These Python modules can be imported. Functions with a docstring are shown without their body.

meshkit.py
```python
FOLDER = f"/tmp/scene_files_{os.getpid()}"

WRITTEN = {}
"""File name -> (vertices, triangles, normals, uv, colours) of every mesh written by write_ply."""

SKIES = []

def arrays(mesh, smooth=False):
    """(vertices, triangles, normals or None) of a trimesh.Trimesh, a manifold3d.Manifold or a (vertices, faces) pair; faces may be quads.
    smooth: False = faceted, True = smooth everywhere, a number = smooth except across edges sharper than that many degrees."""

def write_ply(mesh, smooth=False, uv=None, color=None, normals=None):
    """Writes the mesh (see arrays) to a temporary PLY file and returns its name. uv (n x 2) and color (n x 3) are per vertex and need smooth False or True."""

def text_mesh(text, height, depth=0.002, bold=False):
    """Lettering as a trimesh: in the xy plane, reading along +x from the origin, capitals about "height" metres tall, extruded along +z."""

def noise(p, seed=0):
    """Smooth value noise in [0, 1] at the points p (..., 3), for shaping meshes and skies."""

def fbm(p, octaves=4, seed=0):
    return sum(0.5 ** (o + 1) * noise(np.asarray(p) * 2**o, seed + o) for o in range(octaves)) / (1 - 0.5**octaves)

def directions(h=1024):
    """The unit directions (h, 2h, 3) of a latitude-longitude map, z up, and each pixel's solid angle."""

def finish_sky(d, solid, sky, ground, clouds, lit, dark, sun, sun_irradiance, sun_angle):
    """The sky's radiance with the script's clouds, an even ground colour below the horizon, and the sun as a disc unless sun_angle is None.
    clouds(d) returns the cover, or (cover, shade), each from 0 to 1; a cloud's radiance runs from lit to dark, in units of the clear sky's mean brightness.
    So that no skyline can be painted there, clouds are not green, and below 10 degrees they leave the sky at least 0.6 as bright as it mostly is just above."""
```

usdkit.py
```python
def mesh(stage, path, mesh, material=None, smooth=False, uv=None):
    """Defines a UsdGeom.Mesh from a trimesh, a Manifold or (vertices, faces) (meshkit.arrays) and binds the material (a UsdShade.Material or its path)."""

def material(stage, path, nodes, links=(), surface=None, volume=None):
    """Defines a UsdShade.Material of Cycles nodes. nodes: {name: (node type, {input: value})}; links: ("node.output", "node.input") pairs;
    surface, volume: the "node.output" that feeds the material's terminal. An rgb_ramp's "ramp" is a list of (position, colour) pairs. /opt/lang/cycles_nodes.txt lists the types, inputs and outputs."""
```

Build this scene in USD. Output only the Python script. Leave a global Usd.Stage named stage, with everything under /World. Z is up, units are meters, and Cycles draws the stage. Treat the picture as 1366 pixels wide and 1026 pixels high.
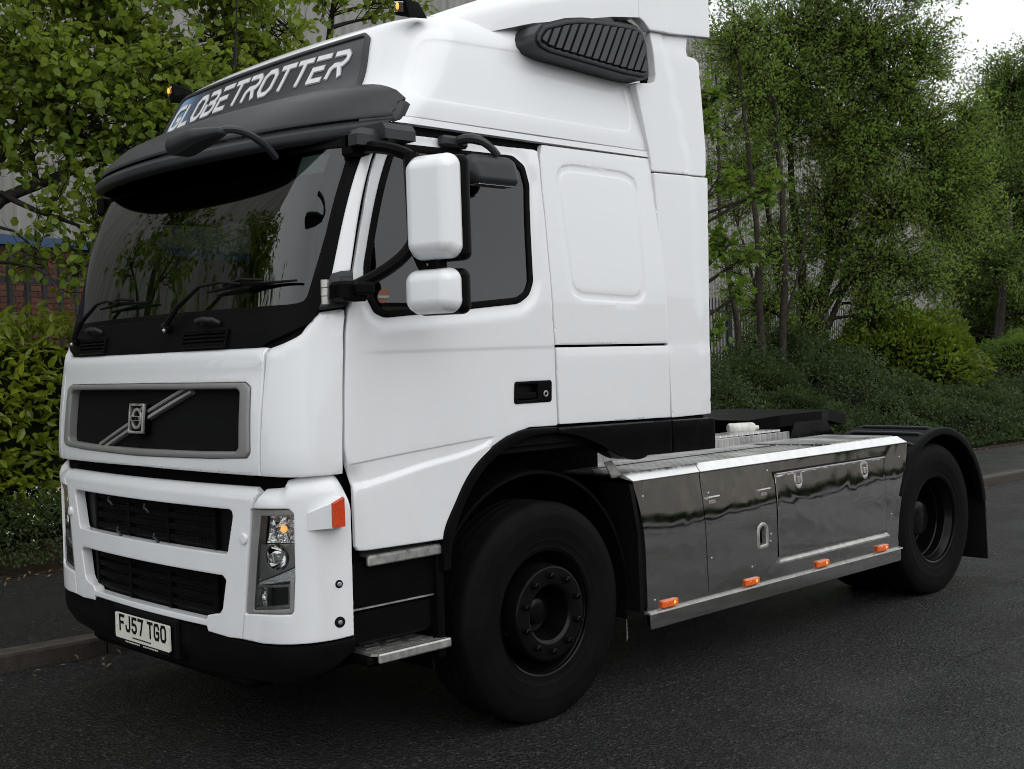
import math, random
import numpy as np, trimesh, usdkit, meshkit, manifold3d
import shapely
from shapely.geometry import Polygon, Point, LineString, box as sbox
from scipy.spatial import Delaunay
from scipy.interpolate import PchipInterpolator
from pxr import Usd, UsdGeom, UsdLux, UsdShade, Gf, Sdf, Vt

random.seed(7)
rng = np.random.default_rng(7)
stage = Usd.Stage.CreateInMemory()
UsdGeom.SetStageUpAxis(stage, 'Z')
UsdGeom.SetStageMetersPerUnit(stage, 1.0)
UsdGeom.Xform.Define(stage, '/World')
UsdGeom.Scope.Define(stage, '/World/Looks')
mat = lambda name, nodes, links=(), surface='p.BSDF', volume=None: usdkit.material(stage, '/World/Looks/' + name, nodes, links, surface=surface, volume=volume)

# ---------------------------------------------------------------- camera
EYE, YAW, PITCH, ROLL, FOCAL = (5.2076, -4.0159, 1.7100), .764443, -.021993, -.032126, 42.612
fw = np.array([-math.cos(YAW) * math.cos(PITCH), math.sin(YAW) * math.cos(PITCH), math.sin(PITCH)])
ri = np.cross(fw, [0, 0, 1.]); ri /= np.linalg.norm(ri)
up = np.cross(ri, fw)
c, s = math.cos(ROLL), math.sin(ROLL)
ri, up = c * ri + s * up, c * up - s * ri
cam = UsdGeom.Camera.Define(stage, '/World/camera')
cam.CreateFocalLengthAttr(FOCAL)
cam.CreateHorizontalApertureAttr(36.0)
cam.CreateExposureAttr(-.14)
cam.AddTransformOp().Set(Gf.Matrix4d(*ri, 0, *up, 0, *(-fw), 0, *EYE, 1))

# ---------------------------------------------------------------- sky and sun (an even overcast sky)
SUN_DIR = np.array([.80, -.05, .80]); SUN_DIR = SUN_DIR / np.linalg.norm(SUN_DIR)
SUN_EL, SUN_ROT = math.asin(SUN_DIR[2]), math.atan2(SUN_DIR[0], SUN_DIR[1])
sky_mat = mat('overcast_sky', {
    'sky': ('sky_texture', {'sky_type': 'single_scattering', 'sun_disc': False, 'sun_elevation': SUN_EL, 'sun_rotation': SUN_ROT}),
    'tc': ('texture_coordinate', {}),
    'n': ('noise_texture', {'scale': 2.2, 'detail': 5.0, 'roughness': .55}),
    'cl': ('rgb_ramp', {'ramp': [(.30, (10.2, 10.6, 11.2)), (.55, (12.6, 12.9, 13.2)), (.75, (13.8, 13.9, 14.0))]}),
    'm': ('mix_color', {'fac': .93, 'use_clamp': False}),
    'bg': ('background_shader', {'strength': .10})},
    [('tc.generated', 'n.vector'), ('n.fac', 'cl.fac'), ('sky.color', 'm.a'), ('cl.color', 'm.b'), ('m.result', 'bg.color')], surface='bg.background')
sky = UsdLux.DomeLight.Define(stage, '/World/sky')
UsdShade.MaterialBindingAPI.Apply(sky.GetPrim()).Bind(sky_mat)
sky.GetPrim().SetCustomDataByKey('kind', 'structure')
sun = UsdLux.DistantLight.Define(stage, '/World/sun')
sun.CreateNormalizeAttr(True) if hasattr(sun, 'CreateNormalizeAttr') else UsdLux.LightAPI(sun.GetPrim()).CreateNormalizeAttr(True)
sun.CreateIntensityAttr(.30); sun.CreateAngleAttr(70.0); sun.CreateColorAttr(Gf.Vec3f(1, .985, .96))
zax = SUN_DIR; xax = np.cross([0, 0, 1.], zax); xax /= np.linalg.norm(xax); yax = np.cross(zax, xax)
sun.AddTransformOp().Set(Gf.Matrix4d(*xax, 0, *yax, 0, *zax, 0, 0, 0, 30, 1))

# ---------------------------------------------------------------- materials
def pmat(name, base, rough=.5, metal=0., coat=0., spec=.5, var=.0, vscale=6., bump=0., bscale=60., rvar=0., emit=None, estr=0., bdist=.01):
    """a principled material; var: how far noise takes the colour up and down, rvar: the same for the roughness"""
    base = tuple(base) if np.ndim(base) else (base,) * 3
    nodes = {'p': ('principled_bsdf', {'base_color': base, 'roughness': rough, 'metallic': metal, 'coat_weight': coat, 'specular_ior_level': spec}), 'g': ('geometry', {})}
    links = []
    if var or rvar:
        nodes['n'] = ('noise_texture', {'scale': vscale, 'detail': 5., 'roughness': .6})
        links.append(('g.position', 'n.vector'))
    if var:
        lo, hi = [tuple(max(0, b * f) for b in base) for f in (1 - var, 1 + var)]
        nodes['r'] = ('rgb_ramp', {'ramp': [(.3, lo), (.7, hi)]})
        links += [('n.fac', 'r.fac'), ('r.color', 'p.base_color')]
    if rvar:
        nodes['mr'] = ('map_range', {'from_min': .3, 'from_max': .7, 'to_min': max(.02, rough - rvar), 'to_max': min(1, rough + rvar)})
        links += [('n.fac', 'mr.value'), ('mr.result', 'p.roughness')]
    if bump:
        nodes['bn'] = ('noise_texture', {'scale': bscale, 'detail': 3.})
        nodes['b'] = ('bump', {'strength': bump, 'distance': bdist})
        links += [('g.position', 'bn.vector'), ('bn.fac', 'b.height'), ('b.normal', 'p.normal')]
    if emit:
        nodes['p'][1].update({'emission_color': emit, 'emission_strength': estr})
    return mat(name, nodes, links)

M = {}
M['white'] = mat('white_paint', {
    'g': ('geometry', {}), 'sx': ('separate_xyz', {}), 'hz': ('map_range', {'from_min': 1.75, 'from_max': .55, 'to_min': .02, 'to_max': .15, 'clamp': True}),
    'mp': ('mapping', {'scale': (4.5, 4.5, 1.6)}), 'ns': ('noise_texture', {'scale': 1.6, 'detail': 6., 'roughness': .7}), 'nr': ('map_range', {'from_min': .42, 'from_max': .72, 'to_min': 0., 'to_max': 1., 'clamp': True}),
    'mu': ('math', {'math_type': 'multiply'}), 'mc': ('mix_color', {'a': (.785, .795, .805), 'b': (.50, .475, .44)}), 'n2': ('noise_texture', {'scale': 2., 'detail': 5.}), 'mr': ('map_range', {'from_min': .3, 'from_max': .7, 'to_min': .28, 'to_max': .40}),
    'bn': ('noise_texture', {'scale': 420., 'detail': 3.}), 'b': ('bump', {'strength': .03, 'distance': .002}), 'p': ('principled_bsdf', {'coat_weight': .8})},
    [('g.position', 'sx.vector'), ('sx.z', 'hz.value'), ('g.position', 'mp.vector'), ('mp.vector', 'ns.vector'), ('ns.fac', 'nr.value'), ('nr.result', 'mu.value1'), ('hz.result', 'mu.value2'), ('mu.value', 'mc.fac'), ('mc.result', 'p.base_color'),
     ('g.position', 'n2.vector'), ('n2.fac', 'mr.value'), ('mr.result', 'p.roughness'), ('g.position', 'bn.vector'), ('bn.fac', 'b.height'), ('b.normal', 'p.normal')])
M['black'] = pmat('black_plastic', .003, .42, spec=.05, var=.25, vscale=8., bump=.05, bscale=300., bdist=.003)
M['charcoal'] = pmat('charcoal_plastic', (.017, .0175, .020), .42, spec=.4, var=.15, vscale=10., bump=.08, bscale=350., bdist=.003)
M['gloss'] = pmat('gloss_black', .0018, .18, coat=.06, spec=.14, rvar=.05, vscale=5.)
M['dark'] = pmat('dark_underside', .002, .75, spec=.08, var=.4, vscale=5.)
M['matte'] = pmat('dark_interior', .004, .8, spec=.12)
M['trimcloth'] = pmat('grey_cab_trim', .035, .85, var=.1)
M['greyframe'] = pmat('satin_grey_frame', (.235, .235, .225), .38, metal=.25, var=.06)
M['silver'] = pmat('worn_aluminium', (.50, .49, .47), .38, metal=.85, var=.2, vscale=25., rvar=.12)
M['rubber'] = pmat('tyre_rubber', (.0044, .0041, .0039), .62, spec=.06, var=.35, vscale=7., bump=.15, bscale=90., bdist=.004)
M['rim'] = pmat('black_wheel_paint', .0018, .24, coat=.03, spec=.16, rvar=.06, vscale=14.)
M['amber'] = pmat('amber_lens', (.62, .10, .006), .15, coat=.5, emit=(1, .16, .01), estr=.12, var=.25, vscale=90.)
M['orange_red'] = pmat('orange_red_lens', (.55, .055, .012), .2, coat=.5, var=.2, vscale=110.)
M['lit'] = pmat('lit_bulb', (1, .55, .15), .3, emit=(1, .47, .10), estr=1.0)
M['mirror'] = pmat('smooth_lamp_reflector', (.88, .88, .88), .04, metal=1.)
M['lit_small'] = pmat('lit_amber_bulb', (1, .4, .1), .3, emit=(1, .30, .03), estr=1.6)
M['reflector'] = pmat('lamp_reflector', (.80, .80, .80), .12, metal=1., bump=.5, bscale=45., bdist=.02)
M['lampback'] = pmat('lamp_housing', (.20, .20, .195), .35, metal=.3)
M['prism'] = pmat('ribbed_lamp_strip', (.72, .74, .74), .18, metal=.8, bump=.9, bscale=150., bdist=.01)
M['plate'] = pmat('plate_white', (.66, .66, .58), .35, var=.05, vscale=30.)
M['ink'] = pmat('black_lettering', .003, .5, spec=.15)
M['offwhite'] = pmat('worn_white_bottle', (.62, .62, .57), .45, var=.25, vscale=22.)
M['letter'] = pmat('silver_white_print', (.72, .73, .74), .4, var=.08, vscale=30.)
M['letteredge'] = pmat('grey_print_edge', (.24, .245, .25), .45)
M['sticker'] = pmat('pale_sticker', (.34, .42, .40), .5)
M['sticker_red'] = pmat('red_sticker', (.30, .10, .06), .5)
M['blue'] = pmat('blue_trim_paint', (.022, .062, .155), .4, var=.12, vscale=3.)
M['fence'] = pmat('shade_dark_fence', (.022, .024, .026), .55, var=.3, vscale=6.)
M['fencegrey'] = pmat('galvanised_fence', (.034, .038, .038), .55, spec=.2, var=.25, vscale=5.)
M['kerb'] = pmat('kerb_concrete', (.045, .036, .030), .6, spec=.3, var=.35, vscale=9., bump=.4, bscale=90., rvar=.15)
M['soil'] = pmat('leaf_litter_soil', (.032, .022, .014), .85, spec=.08, var=.6, vscale=14., bump=.8, bscale=40., bdist=.03)
M['bark'] = pmat('bark', (.032, .027, .021), .8, spec=.15, var=.45, vscale=12., bump=.7, bscale=45., bdist=.02)
M['barkdark'] = pmat('wet_dark_bark', (.018, .016, .013), .65, spec=.2, var=.4, vscale=14., bump=.6, bscale=50., bdist=.02)
M['rubbermat'] = pmat('rubber_mudflap', .004, .6, spec=.2, bump=.2, bscale=120.)
for i, cc in enumerate([(.085, .028, .015), (.070, .022, .013), (.10, .038, .021)]):
    M['brick%d' % i] = pmat('red_brick_%d' % i, cc, .8, var=.3, vscale=22., bump=.5, bscale=80.)
M['mortar'] = pmat('mortar', (.085, .072, .06), .9, var=.2, vscale=25.)

def glass(name, tint, ior=1.5, rough=0.0):
    return mat(name, {'t': ('transparent_bsdf', {'color': tint}), 'g': ('glossy_bsdf', {'color': (1, 1, 1), 'roughness': rough}), 'f': ('fresnel', {'IOR': ior}), 'm': ('mix_closure', {})},
               [('f.fac', 'm.fac'), ('t.BSDF', 'm.closure1'), ('g.BSDF', 'm.closure2')], surface='m.closure')
M['windscreen'] = glass('windscreen_glass', (.40, .45, .43), 1.80)
M['sideglass'] = glass('tinted_side_glass', (.16, .19, .185), 1.72)
M['lens'] = glass('clear_lamp_lens', (.93, .94, .94), 1.45)

def position_math(extra_nodes, links, surface='p.BSDF'):
    return extra_nodes, links, surface
# polished steel: a slight oil-canning of the sheet in its normal
M['chrome'] = mat('polished_stainless', {
    'g': ('geometry', {}), 'n': ('noise_texture', {'scale': 2.6, 'detail': 2., 'distortion': .6}), 'b': ('bump', {'strength': .10, 'distance': .05}),
    'n2': ('noise_texture', {'scale': 9., 'detail': 6., 'roughness': .65}), 'mr': ('map_range', {'from_min': .35, 'from_max': .75, 'to_min': .035, 'to_max': .11}),
    'p': ('principled_bsdf', {'base_color': (.50, .49, .475), 'metallic': 1., 'roughness': .05})},
    [('g.position', 'n.vector'), ('n.fac', 'b.height'), ('b.normal', 'p.normal'), ('g.position', 'n2.vector'), ('n2.fac', 'mr.value'), ('mr.result', 'p.roughness')])
# tread plate: rows of raised lozenges
def tread(name, base, rough):
    return mat(name, {
        'g': ('geometry', {}), 'x': ('separate_xyz', {}), 'a': ('math', {'math_type': 'multiply', 'value2': 105.}), 'c': ('math', {'math_type': 'multiply', 'value2': 105.}),
        'sa': ('math', {'math_type': 'sine'}), 'sc': ('math', {'math_type': 'sine'}), 'm': ('math', {'math_type': 'multiply'}), 'mx': ('math', {'math_type': 'maximum', 'value2': .25}),
        'b': ('bump', {'strength': 1., 'distance': .006}), 'n': ('noise_texture', {'scale': 5., 'detail': 5.}), 'r': ('rgb_ramp', {'ramp': [(.3, tuple(k * .72 for k in base)), (.7, base)]}),
        'mr': ('map_range', {'from_min': .3, 'from_max': .7, 'to_min': rough - .1, 'to_max': rough + .15}),
        'p': ('principled_bsdf', {'metallic': 1., 'roughness': rough})},
        [('g.position', 'x.vector'), ('x.x', 'a.value1'), ('x.y', 'c.value1'), ('a.value', 'sa.value1'), ('c.value', 'sc.value1'), ('sa.value', 'm.value1'), ('sc.value', 'm.value2'), ('m.value', 'mx.value1'),
         ('mx.value', 'b.height'), ('b.normal', 'p.normal'), ('g.position', 'n.vector'), ('n.fac', 'r.fac'), ('r.color', 'p.base_color'), ('n.fac', 'mr.value'), ('mr.result', 'p.roughness')])
M['tread'] = tread('aluminium_tread_plate', (.52, .515, .50), .34)
M['bright'] = pmat('polished_bright_edge', (.86, .85, .83), .20, metal=1., var=.06, vscale=18., rvar=.08)
# wet tarmac: stone chips in the relief and colour, the palest also painting wet glints, a film of water in broad patches
def tarmac(name, lo, hi, wet, dry, chips=95., strength=.55):
    return mat(name, {
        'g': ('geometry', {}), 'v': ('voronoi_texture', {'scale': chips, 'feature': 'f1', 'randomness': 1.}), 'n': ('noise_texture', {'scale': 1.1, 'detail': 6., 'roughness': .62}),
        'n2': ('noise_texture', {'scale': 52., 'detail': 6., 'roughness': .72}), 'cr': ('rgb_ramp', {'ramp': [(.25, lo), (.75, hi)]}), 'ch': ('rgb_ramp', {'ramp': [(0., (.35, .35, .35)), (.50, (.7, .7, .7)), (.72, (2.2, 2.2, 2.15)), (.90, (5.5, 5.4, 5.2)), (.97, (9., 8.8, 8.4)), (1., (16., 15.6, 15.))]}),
        'mc': ('mix_color', {'blend_type': 'multiply', 'fac': 1., 'use_clamp': False}), 'sx': ('separate_xyz', {}),
        'mr': ('map_range', {'from_min': .38, 'from_max': .62, 'to_min': wet, 'to_max': dry}),
        'ad': ('math', {'math_type': 'multiply_add', 'value2': 1.6}), 'b': ('bump', {'strength': strength, 'distance': .017}), 'p': ('principled_bsdf', {'specular_ior_level': .34})},
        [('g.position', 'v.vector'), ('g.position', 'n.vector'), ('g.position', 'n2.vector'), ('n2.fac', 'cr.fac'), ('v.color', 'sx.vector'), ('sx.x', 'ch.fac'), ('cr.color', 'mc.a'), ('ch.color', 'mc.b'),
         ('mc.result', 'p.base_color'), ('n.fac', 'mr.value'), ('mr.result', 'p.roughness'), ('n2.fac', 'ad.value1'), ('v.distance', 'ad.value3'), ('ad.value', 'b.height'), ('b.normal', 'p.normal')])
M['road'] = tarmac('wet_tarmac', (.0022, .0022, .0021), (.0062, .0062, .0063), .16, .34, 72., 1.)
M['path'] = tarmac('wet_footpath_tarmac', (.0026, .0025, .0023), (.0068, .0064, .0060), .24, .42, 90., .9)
M['ground'] = pmat('rough_ground', (.035, .038, .022), .9, spec=.1, var=.4, vscale=1.5)
# pale profiled cladding with rain streaks
M['clad'] = mat('pale_grey_cladding', {
    'g': ('geometry', {}), 'mp': ('mapping', {'scale': (2.2, 2.2, .12)}), 'n': ('noise_texture', {'scale': 2., 'detail': 6., 'roughness': .7}),
    'r': ('rgb_ramp', {'ramp': [(.3, (.175, .166, .148)), (.55, (.27, .263, .248)), (.75, (.31, .306, .295))]}), 'p': ('principled_bsdf', {'roughness': .5})},
    [('g.position', 'mp.vector'), ('mp.vector', 'n.vector'), ('n.fac', 'r.fac'), ('r.color', 'p.base_color')])
M['claddark'] = pmat('dark_grey_cladding', (.06, .065, .072), .5, var=.2, vscale=1.)
M['roofsheet'] = pmat('grey_roof_sheet', (.20, .20, .20), .6)

def leafmat(name, lo, hi, back, rough=.42, trans=.35, spec=.22):
    """leaf colours run from lo to hi, one to each leaf; some light passes through"""
    return mat(name, {
        'g': ('geometry', {}), 'r': ('rgb_ramp', {'ramp': [(0., lo), (.7, tuple((a + b) / 2 for a, b in zip(lo, hi))), (1., hi)]}),
        'n': ('noise_texture', {'scale': 1.1, 'detail': 4.}), 'nr': ('rgb_ramp', {'ramp': [(.32, (.50, .56, .55)), (.68, (1.32, 1.26, 1.1))]}), 'mc': ('mix_color', {'blend_type': 'multiply', 'fac': 1., 'use_clamp': False}),
        'p': ('principled_bsdf', {'roughness': rough, 'specular_ior_level': spec}), 't': ('translucent_bsdf', {'color': back}), 'm': ('mix_closure', {'fac': trans})},
        [('g.random_per_island', 'r.fac'), ('g.position', 'n.vector'), ('n.fac', 'nr.fac'), ('r.color', 'mc.a'), ('nr.color', 'mc.b'), ('mc.result', 'p.base_color'), ('p.BSDF', 'm.closure1'), ('t.BSDF', 'm.closure2')], surface='m.closure')
M['lime'] = leafmat('broad_green_leaves', (.105, .155, .020), (.240, .305, .040), (.28, .38, .04))
M['willow'] = leafmat('small_grey_green_leaves', (.115, .185, .036), (.250, .345, .065), (.28, .42, .06), .5, .45)
M['maple'] = leafmat('bright_lime_leaves', (.085, .150, .016), (.170, .240, .035), (.18, .28, .03))
M['laurel'] = leafmat('yellow_green_laurel_leaves', (.125, .165, .014), (.310, .325, .030), (.24, .29, .02), .32, .24, .32)
M['laurelbush'] = leafmat('laurel_bush_leaves', (.085, .130, .012), (.250, .290, .024), (.18, .24, .02), .32, .22, .3)
M['cover'] = leafmat('small_dark_shrub_leaves', (.034, .056, .018), (.140, .170, .050), (.05, .08, .02), .5, .25)
M['farleaf'] = leafmat('dull_green_leaves', (.095, .160, .033), (.205, .285, .060), (.22, .33, .05), .5, .3)
M['petal'] = pmat('white_petals', (.72, .72, .66), .6)
# ---------------------------------------------------------------- naming, parents, meshes
COUNT = {}
def number(parent, name):
    k = (parent, name); n = COUNT.get(k, 0); COUNT[k] = n + 1
    return name if n == 0 else '%s_%03d' % (name, n)
ORIGIN = {}
def thing(name, label, cat, loc=(0, 0, 0), group=None, kind=None):
    path = '/World/' + number('/World', name)
    x = UsdGeom.Xform.Define(stage, path); x.AddTranslateOp().Set(Gf.Vec3d(*map(float, loc)))
    tag(x.GetPrim(), label, cat, group, kind)
    ORIGIN[path] = np.array(loc, float)
    return path
def tag(prim, label=None, cat=None, group=None, kind=None):
    prim = prim.GetPrim() if hasattr(prim, 'GetPrim') else stage.GetPrimAtPath(prim)
    for k, v in (('label', label), ('category', cat), ('group', group), ('kind', kind)):
        if v: prim.SetCustomDataByKey(k, v)
    return prim
def obj(name, mesh, m, parent='/World', smooth=False, label=None, kind=None):
    """one Mesh prim under its parent; the mesh comes in world metres"""
    path = parent + '/' + number(parent, name)
    o = ORIGIN.get(parent, np.zeros(3)); ORIGIN[path] = o
    if isinstance(mesh, list): mesh = trimesh.util.concatenate(mesh)
    v, f, n = meshkit.arrays(mesh, smooth)
    p = UsdGeom.Mesh.Define(stage, path)
    p.CreatePointsAttr(Vt.Vec3fArray.FromNumpy((v - o).astype(np.float32)))
    p.CreateFaceVertexCountsAttr(Vt.IntArray.FromNumpy(np.full(len(f), 3, np.int32)))
    p.CreateFaceVertexIndicesAttr(Vt.IntArray.FromNumpy(np.asarray(f).astype(np.int32).ravel()))
    p.CreateSubdivisionSchemeAttr('none')
    if n is not None:
        p.CreateNormalsAttr(Vt.Vec3fArray.FromNumpy(n.astype(np.float32))); p.SetNormalsInterpolation('vertex')
    UsdShade.MaterialBindingAPI.Apply(p.GetPrim()).Bind(M[m] if isinstance(m, str) else m)
    if label or kind: tag(p, label, kind=kind)
    return path
def TM(v, f): return trimesh.Trimesh(np.asarray(v, float), np.asarray(f), process=False)
def mirror(m):
    m = m.copy(); m.vertices[:, 0] *= -1; m.faces = m.faces[:, ::-1]
    return TM(m.vertices, m.faces)
def bx(x0, x1, y0, y1, z0, z1, r=0.):
    """a box; with r its edges are chamfered"""
    if r <= 0:
        b = trimesh.creation.box((x1 - x0, y1 - y0, z1 - z0)); b.apply_translation(((x0 + x1) / 2, (y0 + y1) / 2, (z0 + z1) / 2)); return b
    P = []
    for sx in (0, 1):
        for sy in (0, 1):
            for sz in (0, 1):
                for k in range(3):
                    q = [(x0, x1)[sx] + (r if sx == 0 else -r), (y0, y1)[sy] + (r if sy == 0 else -r), (z0, z1)[sz] + (r if sz == 0 else -r)]
                    q[k] = ((x0, x1)[sx], (y0, y1)[sy], (z0, z1)[sz])[k]
                    P.append(q)
    return hull(P)
def hull(P):
    return trimesh.convex.convex_hull(np.asarray(P, float))
def tube(pts, rad, sides=8, closed_ends=True):
    p = np.asarray(pts, float); n = len(p); r = np.broadcast_to(np.asarray(rad, float), (n,))
    t = np.gradient(p, axis=0); t /= np.linalg.norm(t, axis=1, keepdims=True) + 1e-12
    ref = np.array([0, 0, 1.]) if abs(t[:, 2]).mean() < .8 else np.array([1., 0, 0])
    a = np.cross(t, ref); a /= np.linalg.norm(a, axis=1, keepdims=True) + 1e-12; b = np.cross(t, a)
    th = np.arange(sides) * 2 * np.pi / sides
    v = (p[:, None] + r[:, None, None] * (np.cos(th)[None, :, None] * a[:, None] + np.sin(th)[None, :, None] * b[:, None])).reshape(-1, 3)
    i, j = np.meshgrid(np.arange(n - 1), np.arange(sides), indexing='ij'); i, j = i.ravel(), j.ravel(); k = (j + 1) % sides
    f = np.vstack([np.stack([i * sides + j, (i + 1) * sides + j, (i + 1) * sides + k], 1), np.stack([i * sides + j, (i + 1) * sides + k, i * sides + k], 1)])
    if closed_ends:
        v = np.vstack([v, p[0], p[-1]]); m = len(v); q = np.arange(sides); w = (q + 1) % sides
        f = np.vstack([f, np.stack([np.full(sides, m - 2), q, w], 1), np.stack([np.full(sides, m - 1), (n - 1) * sides + w, (n - 1) * sides + q], 1)])
    return TM(v, f)
def bez(a, b, c_, d, n=12):
    t = np.linspace(0, 1, n)[:, None]; a, b, c_, d = (np.asarray(k, float) for k in (a, b, c_, d))
    return (1 - t) ** 3 * a + 3 * t * (1 - t) ** 2 * b + 3 * t * t * (1 - t) * c_ + t ** 3 * d
def lathe_x(prof, at, n=64, sx=1):
    """a profile of (x, r) pairs turned round an axle that runs along x through the point at"""
    p = np.asarray(prof, float); k = len(p); th = np.arange(n) * 2 * np.pi / n
    v = np.stack([np.repeat(p[:, 0] * sx, n), (p[:, 1][:, None] * np.cos(th)).ravel(), (p[:, 1][:, None] * np.sin(th)).ravel()], 1) + np.asarray(at, float)
    i, j = np.meshgrid(np.arange(k - 1), np.arange(n), indexing='ij'); i, j = i.ravel(), j.ravel(); q = (j + 1) % n
    f = np.vstack([np.stack([i * n + j, i * n + q, (i + 1) * n + q], 1), np.stack([i * n + j, (i + 1) * n + q, (i + 1) * n + j], 1)])
    return TM(v, f if sx > 0 else f[:, ::-1])
def ext(poly, fn, d):
    """a flat outline (u, v) pushed out by d (w), then laid into space by fn(u, v, w)"""
    parts = [trimesh.creation.extrude_polygon(g, d, engine='earcut') for g in (poly.geoms if hasattr(poly, 'geoms') else [poly]) if g.area > 1e-9]
    m = trimesh.util.concatenate(parts); v = m.vertices
    m = TM(np.stack(fn(v[:, 0], v[:, 1], v[:, 2]), -1), m.faces)
    if m.volume < 0: m.faces = m.faces[:, ::-1]
    return m
def rnd(poly, r):
    return poly.buffer(-r).buffer(r, quad_segs=5) if r > 0 else poly
def sym(half):
    """the outline of a shape that is the same on both sides of the truck's middle, from its right half (centre first, round to centre)"""
    h = [tuple(q) for q in half]
    return Polygon(h + [(-a, b) for a, b in h[::-1]]).buffer(0)

# ---------------------------------------------------------------- the cab's outer skin
FB = PchipInterpolator([-1, 0, 1.0, 1.26, 1.80, 1.93, 2.65, 2.75, 2.95, 3.18, 3.225, 3.26, 3.29, 3.32, 3.34], [0, 0, 0, 0, .056, .092, .316, .42, .61, .737, .775, .84, .95, 1.2, 1.4])
INSET = PchipInterpolator([-1, 0, 1.6, 1.95, 2.3, 2.72, 2.95, 3.12, 3.20, 3.26, 3.31, 3.34], [0, 0, 0, .0, .012, .04, .065, .09, .115, .16, .25, .40])
SC = 1.35
def S(s, z):
    """s runs from the middle of the front (0) round the corner (0.9 to 1.35) and along the side; negative s is the far side"""
    s, z = np.broadcast_arrays(np.asarray(s, float), np.asarray(z, float))
    a = np.abs(s)
    t = np.clip((a - .9) / .45, 0, 1)
    cx = (1 - t) ** 2 * .9 + 2 * t * (1 - t) * 1.22 + t * t * 1.22
    cy = (1 - t) ** 2 * -1.37 + 2 * t * (1 - t) * -1.334 + t * t * -1.08
    x = np.where(a < .9, a, np.where(a < SC, cx, 1.22))
    y = np.where(a < .9, -1.42 + .05 * (a / .9) ** 2, np.where(a < SC, cy, -1.08 + a - SC))
    zc = np.clip(z, -1, 3.34)
    y = y + FB(zc) * np.clip(1 - (a - SC) / 1.9, 0, 1)
    x = x - INSET(zc) * x / 1.22
    return np.stack([np.where(s < 0, -x, x), y, z], -1)
def flat_x(x0):
    def f(u, v):
        u, v = np.broadcast_arrays(np.asarray(u, float), np.asarray(v, float))
        return np.stack([np.full(u.shape, x0), u, v], -1)
    return f
def normals(f, u, v, e=1e-3):
    n = np.cross(f(u + e, v) - f(u - e, v), f(u, v + e) - f(u, v - e))
    return n / (np.linalg.norm(n, axis=-1, keepdims=True) + 1e-12)
def out(f, uv, d):
    uv = np.asarray(uv, float)
    return f(uv[:, 0], uv[:, 1]) + normals(f, uv[:, 0], uv[:, 1]) * np.broadcast_to(d, (len(uv),))[:, None]
def rings(poly):
    for g in (poly.geoms if hasattr(poly, 'geoms') else [poly]):
        g = shapely.geometry.polygon.orient(g)
        for r in (g.exterior, *g.interiors):
            yield r
def dense(ring, h):
    q = np.asarray(ring.segmentize(h).coords)[:-1]
    return q
def dense2(q, h):
    return np.asarray(LineString(q).segmentize(h).coords)
def sstep(t):
    t = np.clip(t, 0, 1); return t * t * (3 - 2 * t)
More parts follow.
